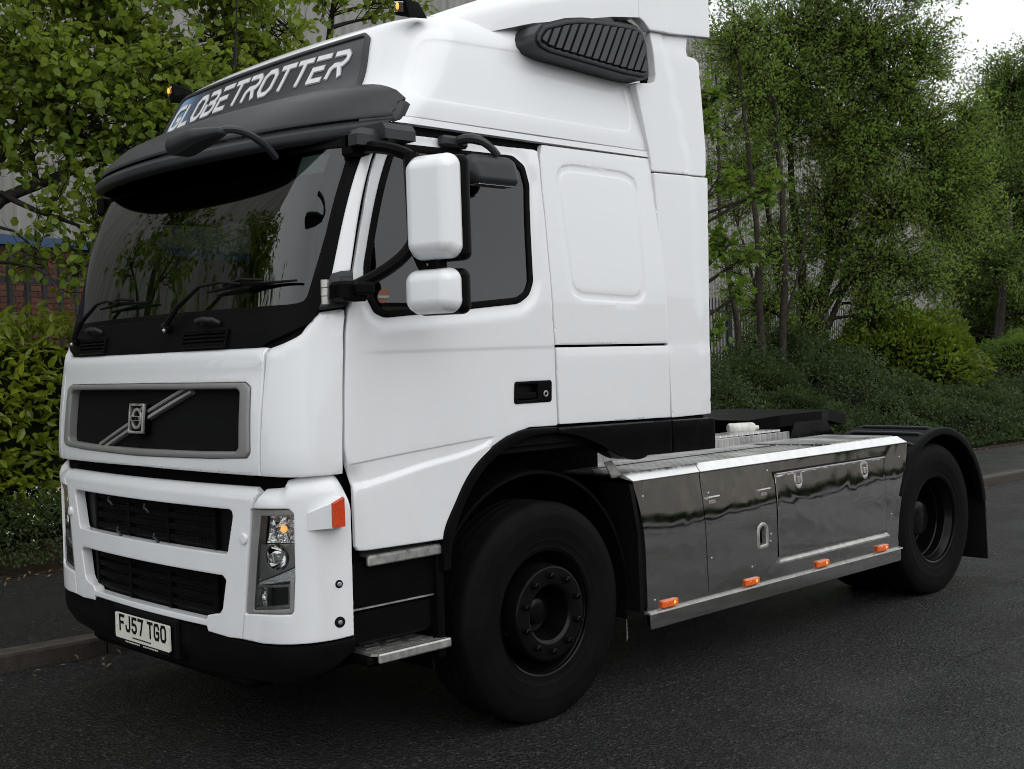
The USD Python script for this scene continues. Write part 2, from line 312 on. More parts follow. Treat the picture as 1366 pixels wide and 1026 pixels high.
def panel(poly, f=S, h=.035, bev=.004, thick=.03, d0=0., emb=(), disp=None, rows=()):
    """a sheet cut to an outline, laid on the skin f and set d0 proud of it, with rolled edges; emb: (outline, height, width of the step)"""
    poly = poly.buffer(0)
    P, D = [], []
    hb = min(h, .03)
    loops, n0 = [], 0
    for r in rings(poly):
        q = dense(r, hb); loops.append(np.arange(n0, n0 + len(q))); n0 += len(q); P.append(q); D.append(np.full(len(q), -bev))
    if bev > 0:
        for k, dd in ((.3, -.3), (1., 0.)):
            for r in rings(poly.buffer(-bev * k, join_style='mitre')):
                q = dense(r, hb); P.append(q); D.append(np.full(len(q), bev * dd))
    inner = poly.buffer(-max(bev * 2, .004))
    extra = []
    for ep, eh, ew in emb:
        for k in np.linspace(0, 1, 3 if ew < .03 else 6):
            for r in rings(ep.buffer(-ew * k)):
                extra.append(dense(r, hb * .7))
    for ln, offs in rows:
        q = dense2(np.asarray(ln, float), hb * .8)
        for o in offs: extra.append(q + [0, o])
    x0, y0, x1, y1 = poly.bounds
    gx, gy = np.meshgrid(np.arange(x0 + h / 2, x1, h), np.arange(y0 + h / 2, y1, h))
    gx[::2] += h / 2
    g_ = np.stack([gx.ravel(), gy.ravel()], 1)
    for ep, eh, ew in emb:
        g_ = g_[shapely.distance(shapely.points(g_), shapely.boundary(ep.buffer(-ew / 2))) > ew / 2 + .010]
    for ln, offs in rows:
        g_ = g_[shapely.distance(shapely.points(g_), LineString(np.asarray(ln, float) + [0, (min(offs) + max(offs)) / 2])) > (max(offs) - min(offs)) / 2 + .008]
    extra.append(g_)
    e = np.vstack(extra); e = e[shapely.contains_xy(inner, e[:, 0], e[:, 1])]
    P.append(e); D.append(np.zeros(len(e)))
    uv, d = np.vstack(P), np.concatenate(D)
    T = Delaunay(uv + rng.normal(0, 1e-7, uv.shape)).simplices
    c_ = uv[T].mean(1)
    a, b, cc = uv[T[:, 0]], uv[T[:, 1]], uv[T[:, 2]]
    area = (b[:, 0] - a[:, 0]) * (cc[:, 1] - a[:, 1]) - (b[:, 1] - a[:, 1]) * (cc[:, 0] - a[:, 0])
    T = np.where((area < 0)[:, None], T[:, ::-1], T)
    T = T[shapely.contains_xy(poly, c_[:, 0], c_[:, 1]) & (np.abs(area) > 1e-9)]
    for ep, eh, ew in emb:
        pts = shapely.points(uv)
        dist = shapely.distance(pts, shapely.boundary(ep)) * np.where(shapely.contains_xy(ep, uv[:, 0], uv[:, 1]), 1, -1)
        d = d + eh * sstep(dist / ew)
    if disp is not None: d = d + disp(uv[:, 0], uv[:, 1])
    v = [out(f, uv, d + d0)]; F = [T]; n = len(uv)
    if thick > 0:
        for L in loops:
            k = len(L); v.append(out(f, uv[L], d[L] + d0)); v.append(out(f, uv[L], d0 - thick))
            i = np.arange(k); j = (i + 1) % k
            F.append(np.vstack([np.stack([n + i, n + k + i, n + k + j], 1), np.stack([n + i, n + k + j, n + j], 1)])); n += 2 * k
    return TM(np.vstack(v), np.vstack(F))
def both(name, mesh, m, parent, smooth=False):
    """a part and its twin on the far side"""
    return obj(name, mesh, m, parent, smooth), obj(name, mirror(mesh), m, parent, smooth)
def on_skin(m, f=S, d=0.):
    """a flat mesh in (u, v, w) laid on the skin"""
    v = m.vertices; return TM(out(f, v[:, :2], v[:, 2] + d), m.faces)
def sub(m, n=1):
    for _ in range(n): m = m.subdivide()
    return m
# ================================================================ the lorry
T = thing('tractor_lorry', 'white two-axle tractor unit with polished side skirts, parked along the kerb', 'lorry')
SM = 32
# ---- inner shell of the cab (dark, seen only in the gaps), with openings for the windows
GLASS_HALF = [(0, 1.945), (.618, 1.942), (.977, 1.939), (1.03, 1.943), (1.062, 1.953), (1.081, 1.977), (1.089, 2.025), (1.127, 2.245), (1.150, 2.50), (1.150, 2.64), (0, 2.64)]
WIN = rnd(Polygon([(1.322, 2.623), (1.33, 2.567), (1.311, 2.105), (1.33, 2.0), (1.393, 1.924), (1.452, 1.904), (1.844, 1.935), (2.249, 1.968), (2.312, 2.003), (2.335, 2.06), (2.287, 2.511), (2.241, 2.594), (2.148, 2.633)]), .055)
flip = lambda p: Polygon([(-a, b) for a, b in p.exterior.coords], [[(-a, b) for a, b in r.coords] for r in p.interiors]).buffer(0)
shell = sbox(-3.70, 1.30, 3.70, 3.30).difference(sym(GLASS_HALF).buffer(.012)).difference(WIN).difference(flip(WIN))
obj('cab_shell', panel(shell, S, h=.09, bev=0, thick=.04, d0=-.035), 'matte', T, 40)
yb = 1.26
obj('cab_back_wall', bx(-1.15, 1.15, .94, .975, 1.25, 3.30), 'matte', T)
obj('cab_floor', bx(-1.16, 1.16, -1.22, .94, 1.27, 1.30), 'matte', T)

# ---- bonnet panel with its grille
GR_OUT = rnd(sym([(0, 1.6445), (.832, 1.6425), (.868, 1.623), (.885, 1.357), (.865, 1.336), (.623, 1.327), (0, 1.319)]), .022)
GR_IN = rnd(sym([(0, 1.6195), (.788, 1.618), (.809, 1.603), (.818, 1.375), (.801, 1.359), (.499, 1.352), (0, 1.349)]), .018)
hood = sym([(0, 1.788), (.905, 1.790), (.927, 1.786), (.932, 1.552), (.931, 1.262), (.609, 1.264), (0, 1.268)])
def hood_roll(s_, z): return -.030 * sstep((z - 1.755) / .04) ** 2 - .004 * sstep((1.285 - z) / .02) + .008 * sstep((z - 1.68) / .05)
H = obj('bonnet_panel', panel(hood.difference(GR_OUT.buffer(.003)), S, bev=.006, thick=.04, disp=hood_roll), 'white', T, SM)
GRL = obj('grille', panel(GR_OUT.buffer(.01), S, bev=0, thick=0, d0=-.075), 'matte', T, SM)
obj('grille_frame', panel(GR_OUT.difference(GR_IN), S, bev=.009, thick=.07, d0=.010, h=.02), 'greyframe', GRL, SM)
for k in range(4):
    zc = 1.40 + k * .062
    sl = GR_IN.buffer(-.004).intersection(sbox(-1, zc - .019, 1, zc + .019))
    obj('grille_slat', panel(sl, S, bev=.006, thick=.02, d0=-.050), 'black', GRL, SM)
for x in (-.62, -.31, 0, .31, .62):
    obj('grille_upright', panel(GR_IN.buffer(-.004).intersection(sbox(x - .008, 1.3, x + .008, 1.7)), S, bev=0, thick=.02, d0=-.046), 'black', GRL)
bar0, bar1 = np.array([-.415, 1.347]), np.array([.392, 1.613])
dv = (bar1 - bar0) / np.linalg.norm(bar1 - bar0); nv = np.array([-dv[1], dv[0]])
bar = Polygon([bar0 + nv * .022 - dv * .02, bar0 - nv * .022 - dv * .02, bar1 - nv * .022 + dv * .03, bar1 + nv * .022 + dv * .03]).intersection(GR_IN.buffer(.004))
groove = LineString([bar0 - dv * .1, bar1 + dv * .1]).buffer(.006, cap_style='flat')
obj('diagonal_bar', panel(bar.difference(groove), S, bev=.004, thick=.03, d0=-.008, h=.02), 'greyframe', GRL, SM)
eo, ei = rnd(sbox(-.070, 1.418, .070, 1.554), .006), rnd(sbox(-.059, 1.429, .059, 1.543), .004)
BD = obj('badge', panel(eo, S, bev=.002, thick=.03, d0=.004), 'gloss', GRL, SM)
obj('badge_rim', panel(eo.difference(ei), S, bev=.002, thick=.02, d0=.014, h=.01), 'silver', BD, SM)
ring = Point(0, 1.486).buffer(.049, quad_segs=12).difference(Point(0, 1.486).buffer(.035, quad_segs=12))
obj('badge_ring', panel(ring, S, bev=.003, thick=.01, d0=.011, h=.01), 'silver', BD, SM)
obj('badge_band', panel(sbox(-.055, 1.474, .055, 1.498), S, bev=.002, thick=.01, d0=.014, h=.01), 'silver', BD, SM)
tx = meshkit.text_mesh('VOLVO', .014, .003, bold=True); tx.vertices[:, :2] += [-(tx.bounds[1, 0]) / 2, 1.479]
obj('badge_lettering', on_skin(tx, S, .0145), 'ink', BD)
arrow = LineString([(.033, 1.519), (.052, 1.536)]).buffer(.004)
obj('badge_arrow', panel(arrow, S, bev=.001, thick=.01, d0=.012, h=.01), 'silver', BD)

# ---- white corner panels, black windscreen surround, pillars
corner = Polygon([(.936, 1.787), (.992, 1.806), (1.068, 1.841), (1.088, 1.88), (1.127, 1.927), (1.228, 1.934), (1.245, 1.928), (1.268, 1.754), (1.288, 1.483), (1.291, 1.265), (1.201, 1.263), (1.106, 1.259), (1.019, 1.259), (.935, 1.262), (.936, 1.552)])
def corner_roll(s_, z):
    top = np.interp(s_, [.93, .99, 1.068, 1.088, 1.127, 1.25], [1.789, 1.806, 1.841, 1.88, 1.927, 1.94])
    return -.028 * sstep((z - top + .035) / .036) ** 2 - .006 * sstep((1.29 - z) / .03)
both('corner_panel', panel(corner, S, bev=.005, thick=.035, disp=corner_roll), 'white', T, SM)
sur = sym([(0, 1.785), (.88, 1.79), (.967, 1.826), (1.09, 1.876), (1.132, 1.935), (1.158, 2.07), (1.200, 2.66), (1.20, 2.72), (0, 2.72)])
GLS = sym(GLASS_HALF)
CW = obj('windscreen_surround', panel(sur.difference(rnd(GLS, .01)), S, bev=.003, thick=.03, d0=-.012), 'black', T, SM)
obj('windscreen', panel(GLS.buffer(.006), S, h=.06, bev=0, thick=0, d0=-.018), 'windscreen', T, True)
obj('windscreen_seal', panel(GLS.buffer(.004).difference(GLS.buffer(-.022)), S, h=.03, bev=.003, thick=.01, d0=-.012), 'rubber', CW, SM)
for x0 in (-.78, .33):                                       # air inlets in the scuttle below the glass
    fr = rnd(sbox(x0, 1.795, x0 + .34, 1.875), .01)
    V = obj('scuttle_vent', panel(fr.difference(fr.buffer(-.010)), S, bev=.003, thick=.02, d0=.004, h=.02), 'black', CW, SM)
    for k in range(4):
        obj('vent_slat', panel(sbox(x0 + .012, 1.806 + k * .017, x0 + .328, 1.814 + k * .017), S, bev=.002, thick=.02, d0=.002), 'black', V, SM)
    gx = x0 + .19
    obj('grab_handle', tube(out(S, [(gx - .07, 1.90), (gx - .06, 1.905), (gx, 1.908), (gx + .06, 1.905), (gx + .07, 1.90)], [0, .03, .036, .03, 0]), .011), 'charcoal', CW, 40)
both('a_pillar', panel(Polygon([(1.159, 2.070), (1.199, 2.58), (1.203, 2.66), (1.240, 2.66), (1.247, 2.580), (1.239, 2.086)]), S, h=.014, bev=.006, thick=.03), 'white', T, SM)
BR = Polygon([(1.131, 1.931), (1.236, 1.939), (1.250, 1.95), (1.262, 2.02), (1.247, 2.083), (1.20, 2.084), (1.157, 2.072)])
both('mirror_bracket', panel(BR, S, bev=.006, thick=.03, d0=.012, emb=[(rnd(Polygon([(1.19, 1.95), (1.25, 1.955), (1.25, 2.06), (1.20, 2.06)]), .01), .012, .01)]), 'charcoal', T, SM)
for q in ((1.186, 1.962),):
    obj('bolt_hole', panel(Point(*q).buffer(.008), S, bev=0, thick=.005, d0=.014), 'ink', T)

# ---- doors
DOOR = [(1.366, 2.679), (1.262, 2.640), (1.256, 2.63), (1.259, 2.572), (1.264, 2.338), (1.253, 2.083), (1.252, 1.967), (1.279, 1.754), (1.297, 1.482), (1.301, 1.362), (1.313, 1.294), (1.343, 1.206), (1.344, .962), (1.357, .943), (1.8, .936), (1.811, .945), (1.889, 1.102), (1.978, 1.219), (2.085, 1.297), (2.193, 1.354), (2.338, 1.386), (2.522, 1.383), (2.530, 1.390), (2.508, 1.747), (2.461, 2.048), (2.411, 2.366), (2.336, 2.680), (2.30, 2.686)]
door = rnd(Polygon(DOOR), .006)
cr1 = PchipInterpolator([1.29, 1.70, 2.10], [1.300, 1.334, 1.362])
cr2 = PchipInterpolator([1.29, 1.397, 1.68, 2.063, 2.11], [1.204, 1.216, 1.263, 1.327, 1.353])
def door_disp(s_, z):
    d = -.007 * sstep((cr1(np.clip(s_, 1.29, 2.1)) - z) / .007) * sstep((2.115 - s_) / .02)         # the step that runs back from the corner
    wd = .010 + .022 * np.clip((2.1 - s_) / .8, 0, 1)
    d = d + .013 * np.clip((cr2(np.clip(s_, 1.29, 2.1)) + wd * .4 - z) / wd, 0, 1) * sstep((2.11 - s_) / .03)
    d = d - .020 * sstep((1.395 - s_) / .05) * sstep((1.30 - z) / .05)                                # the lower front edge turns in
    w = 1.741 + .006 * np.clip(s_ - 1.3, 0, 1)
    return d + .0035 * sstep((z - w) / .016) * sstep((s_ - 1.30) / .2) - .012 * sstep((z - 2.60) / .09)
HANDLE = rnd(sbox(2.243, 1.500, 2.483, 1.598), .012)
_s = np.linspace(1.30, 2.11, 60); _t = np.linspace(1.30, 2.52, 60)
drows = [(np.stack([_s, cr1(np.clip(_s, 1.29, 2.1))], 1), (.001, -.002, -.0045, -.007, -.009)), (np.stack([_s, cr2(np.clip(_s, 1.29, 2.11))], 1), (.013, .008, .004, -.001, -.006, -.012, -.019)),
         (np.stack([_t, 1.741 + .006 * (_t - 1.3)], 1), (-.003, .003, .008, .013, .019))] + [([(q_, .95), (q_, 1.24)], (0,)) for q_ in (1.352, 1.365, 1.38, 1.394, 1.40)]
dm = panel(door.difference(WIN.buffer(.006)).difference(HANDLE), S, h=.026, bev=.006, thick=.035, disp=door_disp, rows=drows, emb=[(WIN.buffer(.075, quad_segs=8), -.014, .055)])
dm2 = panel(door.difference(WIN.buffer(.006)).difference(HANDLE), S, h=.06, bev=.006, thick=.035, disp=door_disp)
for side, mm in ((1, dm), (-1, mirror(dm2))):
    fl = (lambda m: m) if side > 0 else mirror
    DR = obj('door', mm, 'white', T, SM)
    obj('window_seal', fl(panel(WIN.buffer(.012).difference(WIN.buffer(-.020)), S, bev=.006, thick=.03, d0=-.006, h=.02)), 'rubber', DR, SM)
    obj('window_glass', fl(panel(WIN.buffer(-.010), S, h=.06, bev=0, thick=0, d0=-.016)), 'sideglass', DR, True)
    hd = obj('door_handle', fl(panel(HANDLE.buffer(.002).difference(rnd(sbox(2.258, 1.514, 2.390, 1.586), .008)), S, bev=.004, thick=.03, d0=.006, h=.02)), 'black', DR, SM)
    obj('handle_recess', fl(panel(HANDLE.buffer(-.008), S, bev=0, thick=.01, d0=-.03)), 'ink', hd)
    obj('handle_grip', fl(panel(rnd(sbox(2.262, 1.517, 2.386, 1.548), .006), S, bev=.005, thick=.02, d0=.001, h=.02)), 'black', hd, SM)
    lk = Point(2.440, 1.538).buffer(.015).difference(Point(2.440, 1.538).buffer(.009))
    obj('key_lock', fl(panel(lk, S, bev=.002, thick=.01, d0=.011, h=.01)), 'silver', hd, SM)
st = Point(1.425, 1.985).buffer(.031)
obj('window_sticker', panel(st, S, bev=0, thick=.002, d0=-.0135), 'sticker_red', T, label='round red sticker in the front corner of the door window')
obj('sticker_stripe', panel(st.intersection(sbox(1.3, 1.975, 1.6, 1.986)), S, bev=0, thick=.001, d0=-.0115, h=.02), 'sticker', T)

# ---- cab sides behind the doors
EMB = rnd(Polygon([(2.486, 2.55), (2.500, 2.60), (2.536, 2.628), (2.628, 2.641), (3.056, 2.637), (3.164, 2.611), (3.19, 2.552), (3.206, 2.022), (3.178, 1.976), (3.097, 1.960), (2.697, 1.974), (2.624, 2.000), (2.590, 2.057)]), .04)
su = Polygon([(2.344, 2.712), (3.312, 2.718), (3.364, 2.177), (3.376, 1.986), (3.377, 1.760), (2.516, 1.764), (2.469, 2.048), (2.419, 2.366)])
both('side_panel', panel(su, S, bev=.005, thick=.03, h=.03, emb=[(EMB, -.007, .014), (EMB.buffer(-.035), .0035, .012)]), 'white', T, SM)
sl_ = Polygon([(2.517, 1.752), (3.377, 1.748), (3.375, 1.374), (2.539, 1.388)])
both('locker_flap', panel(rnd(sl_, .006), S, bev=.005, thick=.03, disp=lambda s_, z: .003 * sstep((1.742 - z) / .01)), 'white', T, SM)

# ---- roof
gut = Polygon([(1.21, 2.722), (1.21, 2.752), (2.29, 2.748), (3.316, 2.752), (3.318, 2.723), (2.32, 2.722)])
both('roof_gutter', panel(gut, S, bev=0, thick=.03, d0=.004, h=.03), 'white', T, SM)
REMB = rnd(Polygon([(1.178, 2.935), (1.150, 3.064), (1.166, 3.118), (1.22, 3.134), (2.112, 3.156), (3.034, 3.14), (3.125, 3.115), (3.172, 2.982), (3.166, 2.871), (3.14, 2.838), (3.045, 2.832), (1.301, 2.838), (1.217, 2.870)]), .035)
def flat_roof(s_, z): return .004 * sstep((z - 2.77) / .02)
roof = sbox(-3.312, 2.757, 3.312, 3.335)
obj('roof_shell', panel(roof, S, h=.028, bev=.003, thick=.03, disp=flat_roof, emb=[(REMB, -.0045, .014), (flip(REMB), -.0045, .014)]), 'white', T, 40)
edge = S(np.linspace(-3.312, 3.312, 160), np.full(160, 3.334)); cen = np.array([0, .3, 3.352])
k = len(edge); lid = TM(np.vstack([edge, edge * .55 + cen * .45 + [0, 0, .006], cen]), np.vstack([[[i, i + 1, k + i + 1] for i in range(k - 1)], [[i, k + i + 1, k + i] for i in range(k - 1)], [[k + i, k + i + 1, 2 * k] for i in range(k - 1)], [[k - 1, 0, k], [k - 1, k, 2 * k - 1], [2 * k - 1, k, 2 * k]]]))
obj('roof_lid', lid, 'white', T, 40)

# ---- illuminated name board over the windscreen, with its lettering
SG = rnd(sym([(0, 3.185), (.60, 3.190), (.89, 3.192), (.918, 3.165), (.962, 2.93), (.97, 2.85), (0, 2.85)]), .03)
SGI = SG.buffer(-.022)
SB = obj('name_board', panel(SGI.buffer(.004), S, bev=0, thick=.01, d0=.012), mat('name_board_painted_glow', {
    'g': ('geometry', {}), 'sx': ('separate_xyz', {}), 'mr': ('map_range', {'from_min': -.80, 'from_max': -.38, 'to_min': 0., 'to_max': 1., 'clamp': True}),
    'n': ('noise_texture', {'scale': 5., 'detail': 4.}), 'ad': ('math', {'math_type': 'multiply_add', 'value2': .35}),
    'r': ('rgb_ramp', {'ramp': [(.0, (.30, .42, .56)), (.30, (.12, .24, .42)), (.6, (.035, .060, .10)), (.92, (.011, .0115, .013))]}), 'p': ('principled_bsdf', {'roughness': .35})},  # blue glow at the left end, painted into the board colour
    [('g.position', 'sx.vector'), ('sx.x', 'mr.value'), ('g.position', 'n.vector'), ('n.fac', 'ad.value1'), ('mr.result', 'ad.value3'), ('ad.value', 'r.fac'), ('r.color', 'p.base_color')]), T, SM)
obj('board_frame', panel(SG.difference(SGI), S, bev=.008, thick=.03, d0=.022, h=.02), 'charcoal', SB, SM)
# letters drawn as strokes of one width, slanted, as on the board
LET = {'G': [[(.95, .98), (.3, .98), (.06, .8), (.06, .2), (.25, .02), (.80, .02), (.93, .14), (.93, .42), (.55, .42)]], 'L': [[(.08, 1), (.08, .02), (.88, .02)]],
       'O': [[(.30, .02), (.06, .22), (.06, .78), (.30, .98), (.72, .98), (.95, .78), (.95, .22), (.72, .02), (.30, .02)]],
       'B': [[(.0, .98), (.72, .98), (.90, .84), (.90, .66), (.74, .52), (.28, .52)], [(.74, .52), (.92, .40), (.92, .18), (.74, .02), (.05, .02), (.05, .52)]],
       'E': [[(.0, .98), (.95, .98)], [(.16, .52), (.80, .52)], [(.95, .02), (.08, .02), (.08, .60)]], 'T': [[(-.02, .98), (1.02, .98)], [(.50, .9), (.50, -.03)]],
       'R': [[(.0, .98), (.74, .98), (.93, .84), (.93, .64), (.76, .50), (.24, .50), (.06, .36), (.06, -.03)], [(.52, .50), (.90, -.03)]]}
word = 'GLOBETROTTER'; x = -.875; pitch_ = 1.735 / len(word)
for k, ch in enumerate(word):
    hh = .118; w = pitch_ * .80; xs = -.885 + k * pitch_
    strokes = shapely.union_all([LineString([(xs + a * w + (b - .5) * .030, 2.998 + b * hh - .018 * ((xs + a * w) / .9) ** 2 + .010) for a, b in stk]).buffer(.0115, cap_style='flat', join_style='round') for stk in LET[ch]])
    Lb = obj('letter', panel(strokes.buffer(.0052), S, bev=0, thick=.002, d0=.0150, h=.03), 'letteredge', SB)
    obj('letter_face', panel(strokes, S, bev=0, thick=.002, d0=.0175, h=.03), 'letter', Lb)

# ---- sun visor: an upper and a lower blade
def visor_curve(a, k2, b6, z0, dz, q): return np.stack([q * 1.17, a + k2 * q ** 2 + b6 * np.abs(q) ** 6, z0 + dz * q ** 4], -1)
q = np.linspace(-1, 1, 61)
cT, cS, cL = visor_curve(-.93, .12, .10, 2.920, -.03, q), visor_curve(-1.300, .24, .27, 2.690, .060, q), visor_curve(-1.328, .24, .29, 2.612, .062, q)
er = np.clip((np.abs(q) - .84) / .16, 0, 1); er = (.62 * (1 - np.sqrt(1 - .985 * er ** 2)))[:, None]
et = np.minimum(er * 1.35, .95); cT = cT * (1 - et) + (cS + [0, .03, .045]) * et
cL = cL * (1 - er * .6) + cS * er * .6
cM = cT * .5 + cS * .5 + np.stack([0 * q, -.03 * (1 - q ** 6), .030 * (1 - q ** 8)], -1)
cS2 = cS + [0, .004, -.010]
def blade(rows, t):
    rows = [np.asarray(r) for r in rows]; n = len(rows[0]); m = len(rows)
    V = np.vstack(rows); i, j = np.meshgrid(np.arange(m - 1), np.arange(n - 1), indexing='ij'); i, j = i.ravel(), j.ravel()
    F = np.vstack([np.stack([i * n + j, (i + 1) * n + j, (i + 1) * n + j + 1], 1), np.stack([i * n + j, (i + 1) * n + j + 1, i * n + j + 1], 1)])
    g = TM(V, F); nn = trimesh.Trimesh(V, F, process=False).vertex_normals
    V2 = V - nn * t; k = len(V); border = []
    loop = list(range(n)) + [r * n + n - 1 for r in range(1, m)] + list(range((m - 1) * n + n - 2, (m - 1) * n - 1, -1)) + [r * n for r in range(m - 2, 0, -1)]
    L = np.array(loop); Ln = np.roll(L, -1)
    return TM(np.vstack([V, V2]), np.vstack([F, F[:, ::-1] + k, np.stack([L, L + k, Ln + k], 1), np.stack([L, Ln + k, Ln], 1)]))
cE = np.array([[0, .03, -.02]])
Vz = obj('sun_visor', blade([cT + [0, .03, .012], cT, (cT + cM) / 2 + [0, -.006, .008], cM, (cM + cS) / 2 + [0, -.012, .004], cS + [0, -.004, .012], cS], .012), 'charcoal', T, 40)
cm2 = (cS2 + cL) / 2 + [0, -.022, .004]
obj('visor_lip', blade([cS2 + [0, .03, .006], cS2 + [0, -.002, 0], cS2 * .7 + cL * .3 + [0, -.015, 0], cm2, cL * .8 + cS2 * .2 + [0, -.016, 0], cL, cL + [0, .035, -.004]], .010), 'charcoal', Vz, 40)
for sx in (-1, 1):                                            # rounded end caps
    e = [c_[30 + sx * kk] for c_ in (cT, cM, cS, cL) for kk in (30, 28)]
    P = [p + np.array(d) for p in e for d in ([0, .003, 0], [sx * -.04, .14, 0])]
    mz = np.mean([p[2] for p in e]); P += [p * [1, 1, .75] + np.array([sx * .004, .035, .25 * mz]) for p in e[::2]]
    obj('visor_end', hull(P), 'charcoal', Vz, 40)
for sx in (-1, 1):
    obj('visor_side_bracket', bx(*sorted((sx * 1.10, sx * 1.17)), -1.02, -.86, 2.56, 2.66, .012), 'black', Vz, 20)

# ---- roof marker lamps
for sx in (-1, 1):
    b = S(sx * 1.03, 3.248); b = np.array([sx * 1.03, -.565, 3.245])
    P = [b + np.array(d) * [sx, 1, 1] for d in ([-.035, -.05, -.005], [.045, -.035, -.03], [.05, .06, -.02], [-.03, .07, .03], [-.03, -.06, .06], [.035, -.05, .05], [.03, .03, .05], [-.02, .03, .06])]
    L_ = obj('marker_lamp', hull(P), 'black', T, 20)
    P2 = [b + np.array(d) * [sx, 1, 1] for d in ([-.028, -.066, .008], [.028, -.056, -.004], [-.026, -.066, .050], [.026, -.058, .042], [-.02, -.03, .03], [.02, -.03, .02])]
    obj('marker_lens', hull(P2), 'lens', L_, 20)
    bb = trimesh.creation.icosphere(2, .012); bb.vertices *= [.7, .6, 1.3]; bb.apply_translation(b + np.array([0, -.068, .024])); obj('marker_bulb', bb, 'lit_small', L_, True)
obj('aerial', tube([(-.35, -.62, 3.28), (-.35, -.60, 3.45), (-.35, -.56, 4.3)], [.012, .004, .002]), 'ink', T, True)
# ---- air deflector on the roof, side collars behind the cab, air intake
def loft(secs):
    """closed skin through rings of the same number of points"""
    n = len(secs[0]); V = np.vstack(secs); F = []
    for i in range(len(secs) - 1):
        for j in range(n):
            k2 = (j + 1) % n; F += [[i * n + j, i * n + k2, (i + 1) * n + k2], [i * n + j, (i + 1) * n + k2, (i + 1) * n + j]]
    a, b = len(V), len(V) + 1
    V = np.vstack([V, secs[0].mean(0), secs[-1].mean(0)])
    for j in range(n):
        k2 = (j + 1) % n; F += [[a, k2, j], [b, (len(secs) - 1) * n + j, (len(secs) - 1) * n + k2]]
    m = TM(V, F); 
    if m.volume < 0: m.faces = m.faces[:, ::-1]
    return m
def dsec(y, w, zb, zt, r):
    """one cross-section of the deflector: half width w, from zb up to zt, shoulders rounded by r"""
    th = np.linspace(0, np.pi / 2, 7)
    rightside = [(w, zb), (w, (zb + zt - r) / 2)] + [(w - r + r * math.cos(a), zt - r + r * math.sin(a) * .9) for a in th]
    pts = rightside + [(-a, b) for a, b in rightside[::-1]]
    return np.array([(a, y, b) for a, b in pts])
yy = np.array([-.50, -.4, -.28, -.12, .1, .35, .6, .80])
W_ = PchipInterpolator([-.5, -.28, 0, .35, .7, .8], [.93, 1.05, 1.12, 1.165, 1.20, 1.206])(yy)
ZT = PchipInterpolator([-.50, -.28, 0, .5, 1.0, 1.41], [3.24, 3.34, 3.45, 3.59, 3.71, 3.80])
ZB = PchipInterpolator([-.50, -.28, 0, .35, .62, .80], [3.15, 3.18, 3.27, 3.345, 3.40, 3.425])(yy)
obj('roof_deflector', loft([dsec(y, w, b, float(ZT(y)), min(.14, .55 * (float(ZT(y)) - b))) for y, w, b in zip(yy, W_, ZB)]), 'white', T, 40)
top = np.array([float(ZT(a)) for a in np.linspace(.80, 1.40, 8)])
sd = rnd(Polygon([(.803, 3.424), (.84, 3.410), (.885, 3.374), (1.06, 3.386), (1.405, 3.418), (1.400, 3.79), (1.10, 3.72), (.803, 3.655)]), .008)
def side_crease(u, v): return -.008 * sstep((u - 1.02 - .10 * (3.6 - v)) / .015)
for fl in (lambda m: m, mirror):
    DS = obj('deflector_side', fl(panel(sd, flat_x(1.208), h=.05, bev=.006, thick=.05, disp=side_crease)), 'white', T, SM)
obj('deflector_top', loft([dsec(y, 1.19, float(ZT(y)) - .12, float(ZT(y)) + .012, .05) for y in (.80, 1.0, 1.2, 1.38)]), 'white', T, 40)
cxl = PchipInterpolator([2.5, 2.653, 2.786, 3.288, 3.4], [1.205, 1.197, 1.165, 1.024, 1.0])
def fair_crease(u, v): return -.012 * sstep((u - cxl(np.clip(v, 2.5, 3.4))) / .012) - .012 * sstep((v - 3.26) / .12)
fu = rnd(Polygon([(.772, 3.092), (.90, 3.106), (.925, 3.118), (.935, 3.15), (.922, 3.289), (.913, 3.376), (1.243, 3.398), (1.222, 3.325), (1.226, 3.297), (1.29, 3.292), (1.322, 3.272), (1.362, 2.805), (1.357, 2.664), (.884, 2.652), (.866, 2.749)]), .010)
flo = rnd(Polygon([(.886, 2.642), (1.357, 2.654), (1.338, 1.90), (1.322, 1.372), (.972, 1.370), (.955, 1.760), (.915, 2.177)]), .006)
def low_crease(u, v): return -.012 * sstep((u - 1.20 - .05 * (2.66 - v)) / .012) + .004 * sstep((1.735 - v) / .012)
both('upper_side_collar', panel(fu, flat_x(1.196), h=.04, bev=.006, thick=.05, disp=fair_crease), 'white', T, SM)
both('lower_side_collar', panel(flo, flat_x(1.207), h=.05, bev=.006, thick=.05, disp=low_crease), 'white', T, SM)
# louvred intake on the near side of the roof
iface = rnd(Polygon([(.012, 3.175), (.020, 3.205), (.060, 3.250), (.215, 3.302), (.33, 3.325), (.45, 3.338), (.60, 3.348), (.714, 3.352), (.772, 3.334), (.800, 3.27), (.812, 3.125), (.78, 3.110), (.64, 3.108), (.10, 3.135), (.035, 3.15)]), .012)
IN = obj('air_intake', ext(iface.buffer(.012), lambda u, v, w: (1.085 + w, u, v), .155), 'charcoal', T, 30)
obj('intake_rim', panel(iface.difference(iface.buffer(-.020)), flat_x(1.255), bev=.006, thick=.03, h=.02), 'charcoal', IN, SM)
obj('intake_back', panel(iface.buffer(-.015), flat_x(1.243), bev=0, thick=0), 'ink', IN)
obj('intake_bracket', ext(rnd(Polygon([(.62, 3.34), (.74, 3.43), (.87, 3.40), (.94, 3.26), (.955, 3.13), (.93, 3.12), (.90, 3.26), (.83, 3.355), (.72, 3.37)]), .01), lambda u, v, w: (1.11 + w, u, v), .03), 'charcoal', IN, 30)
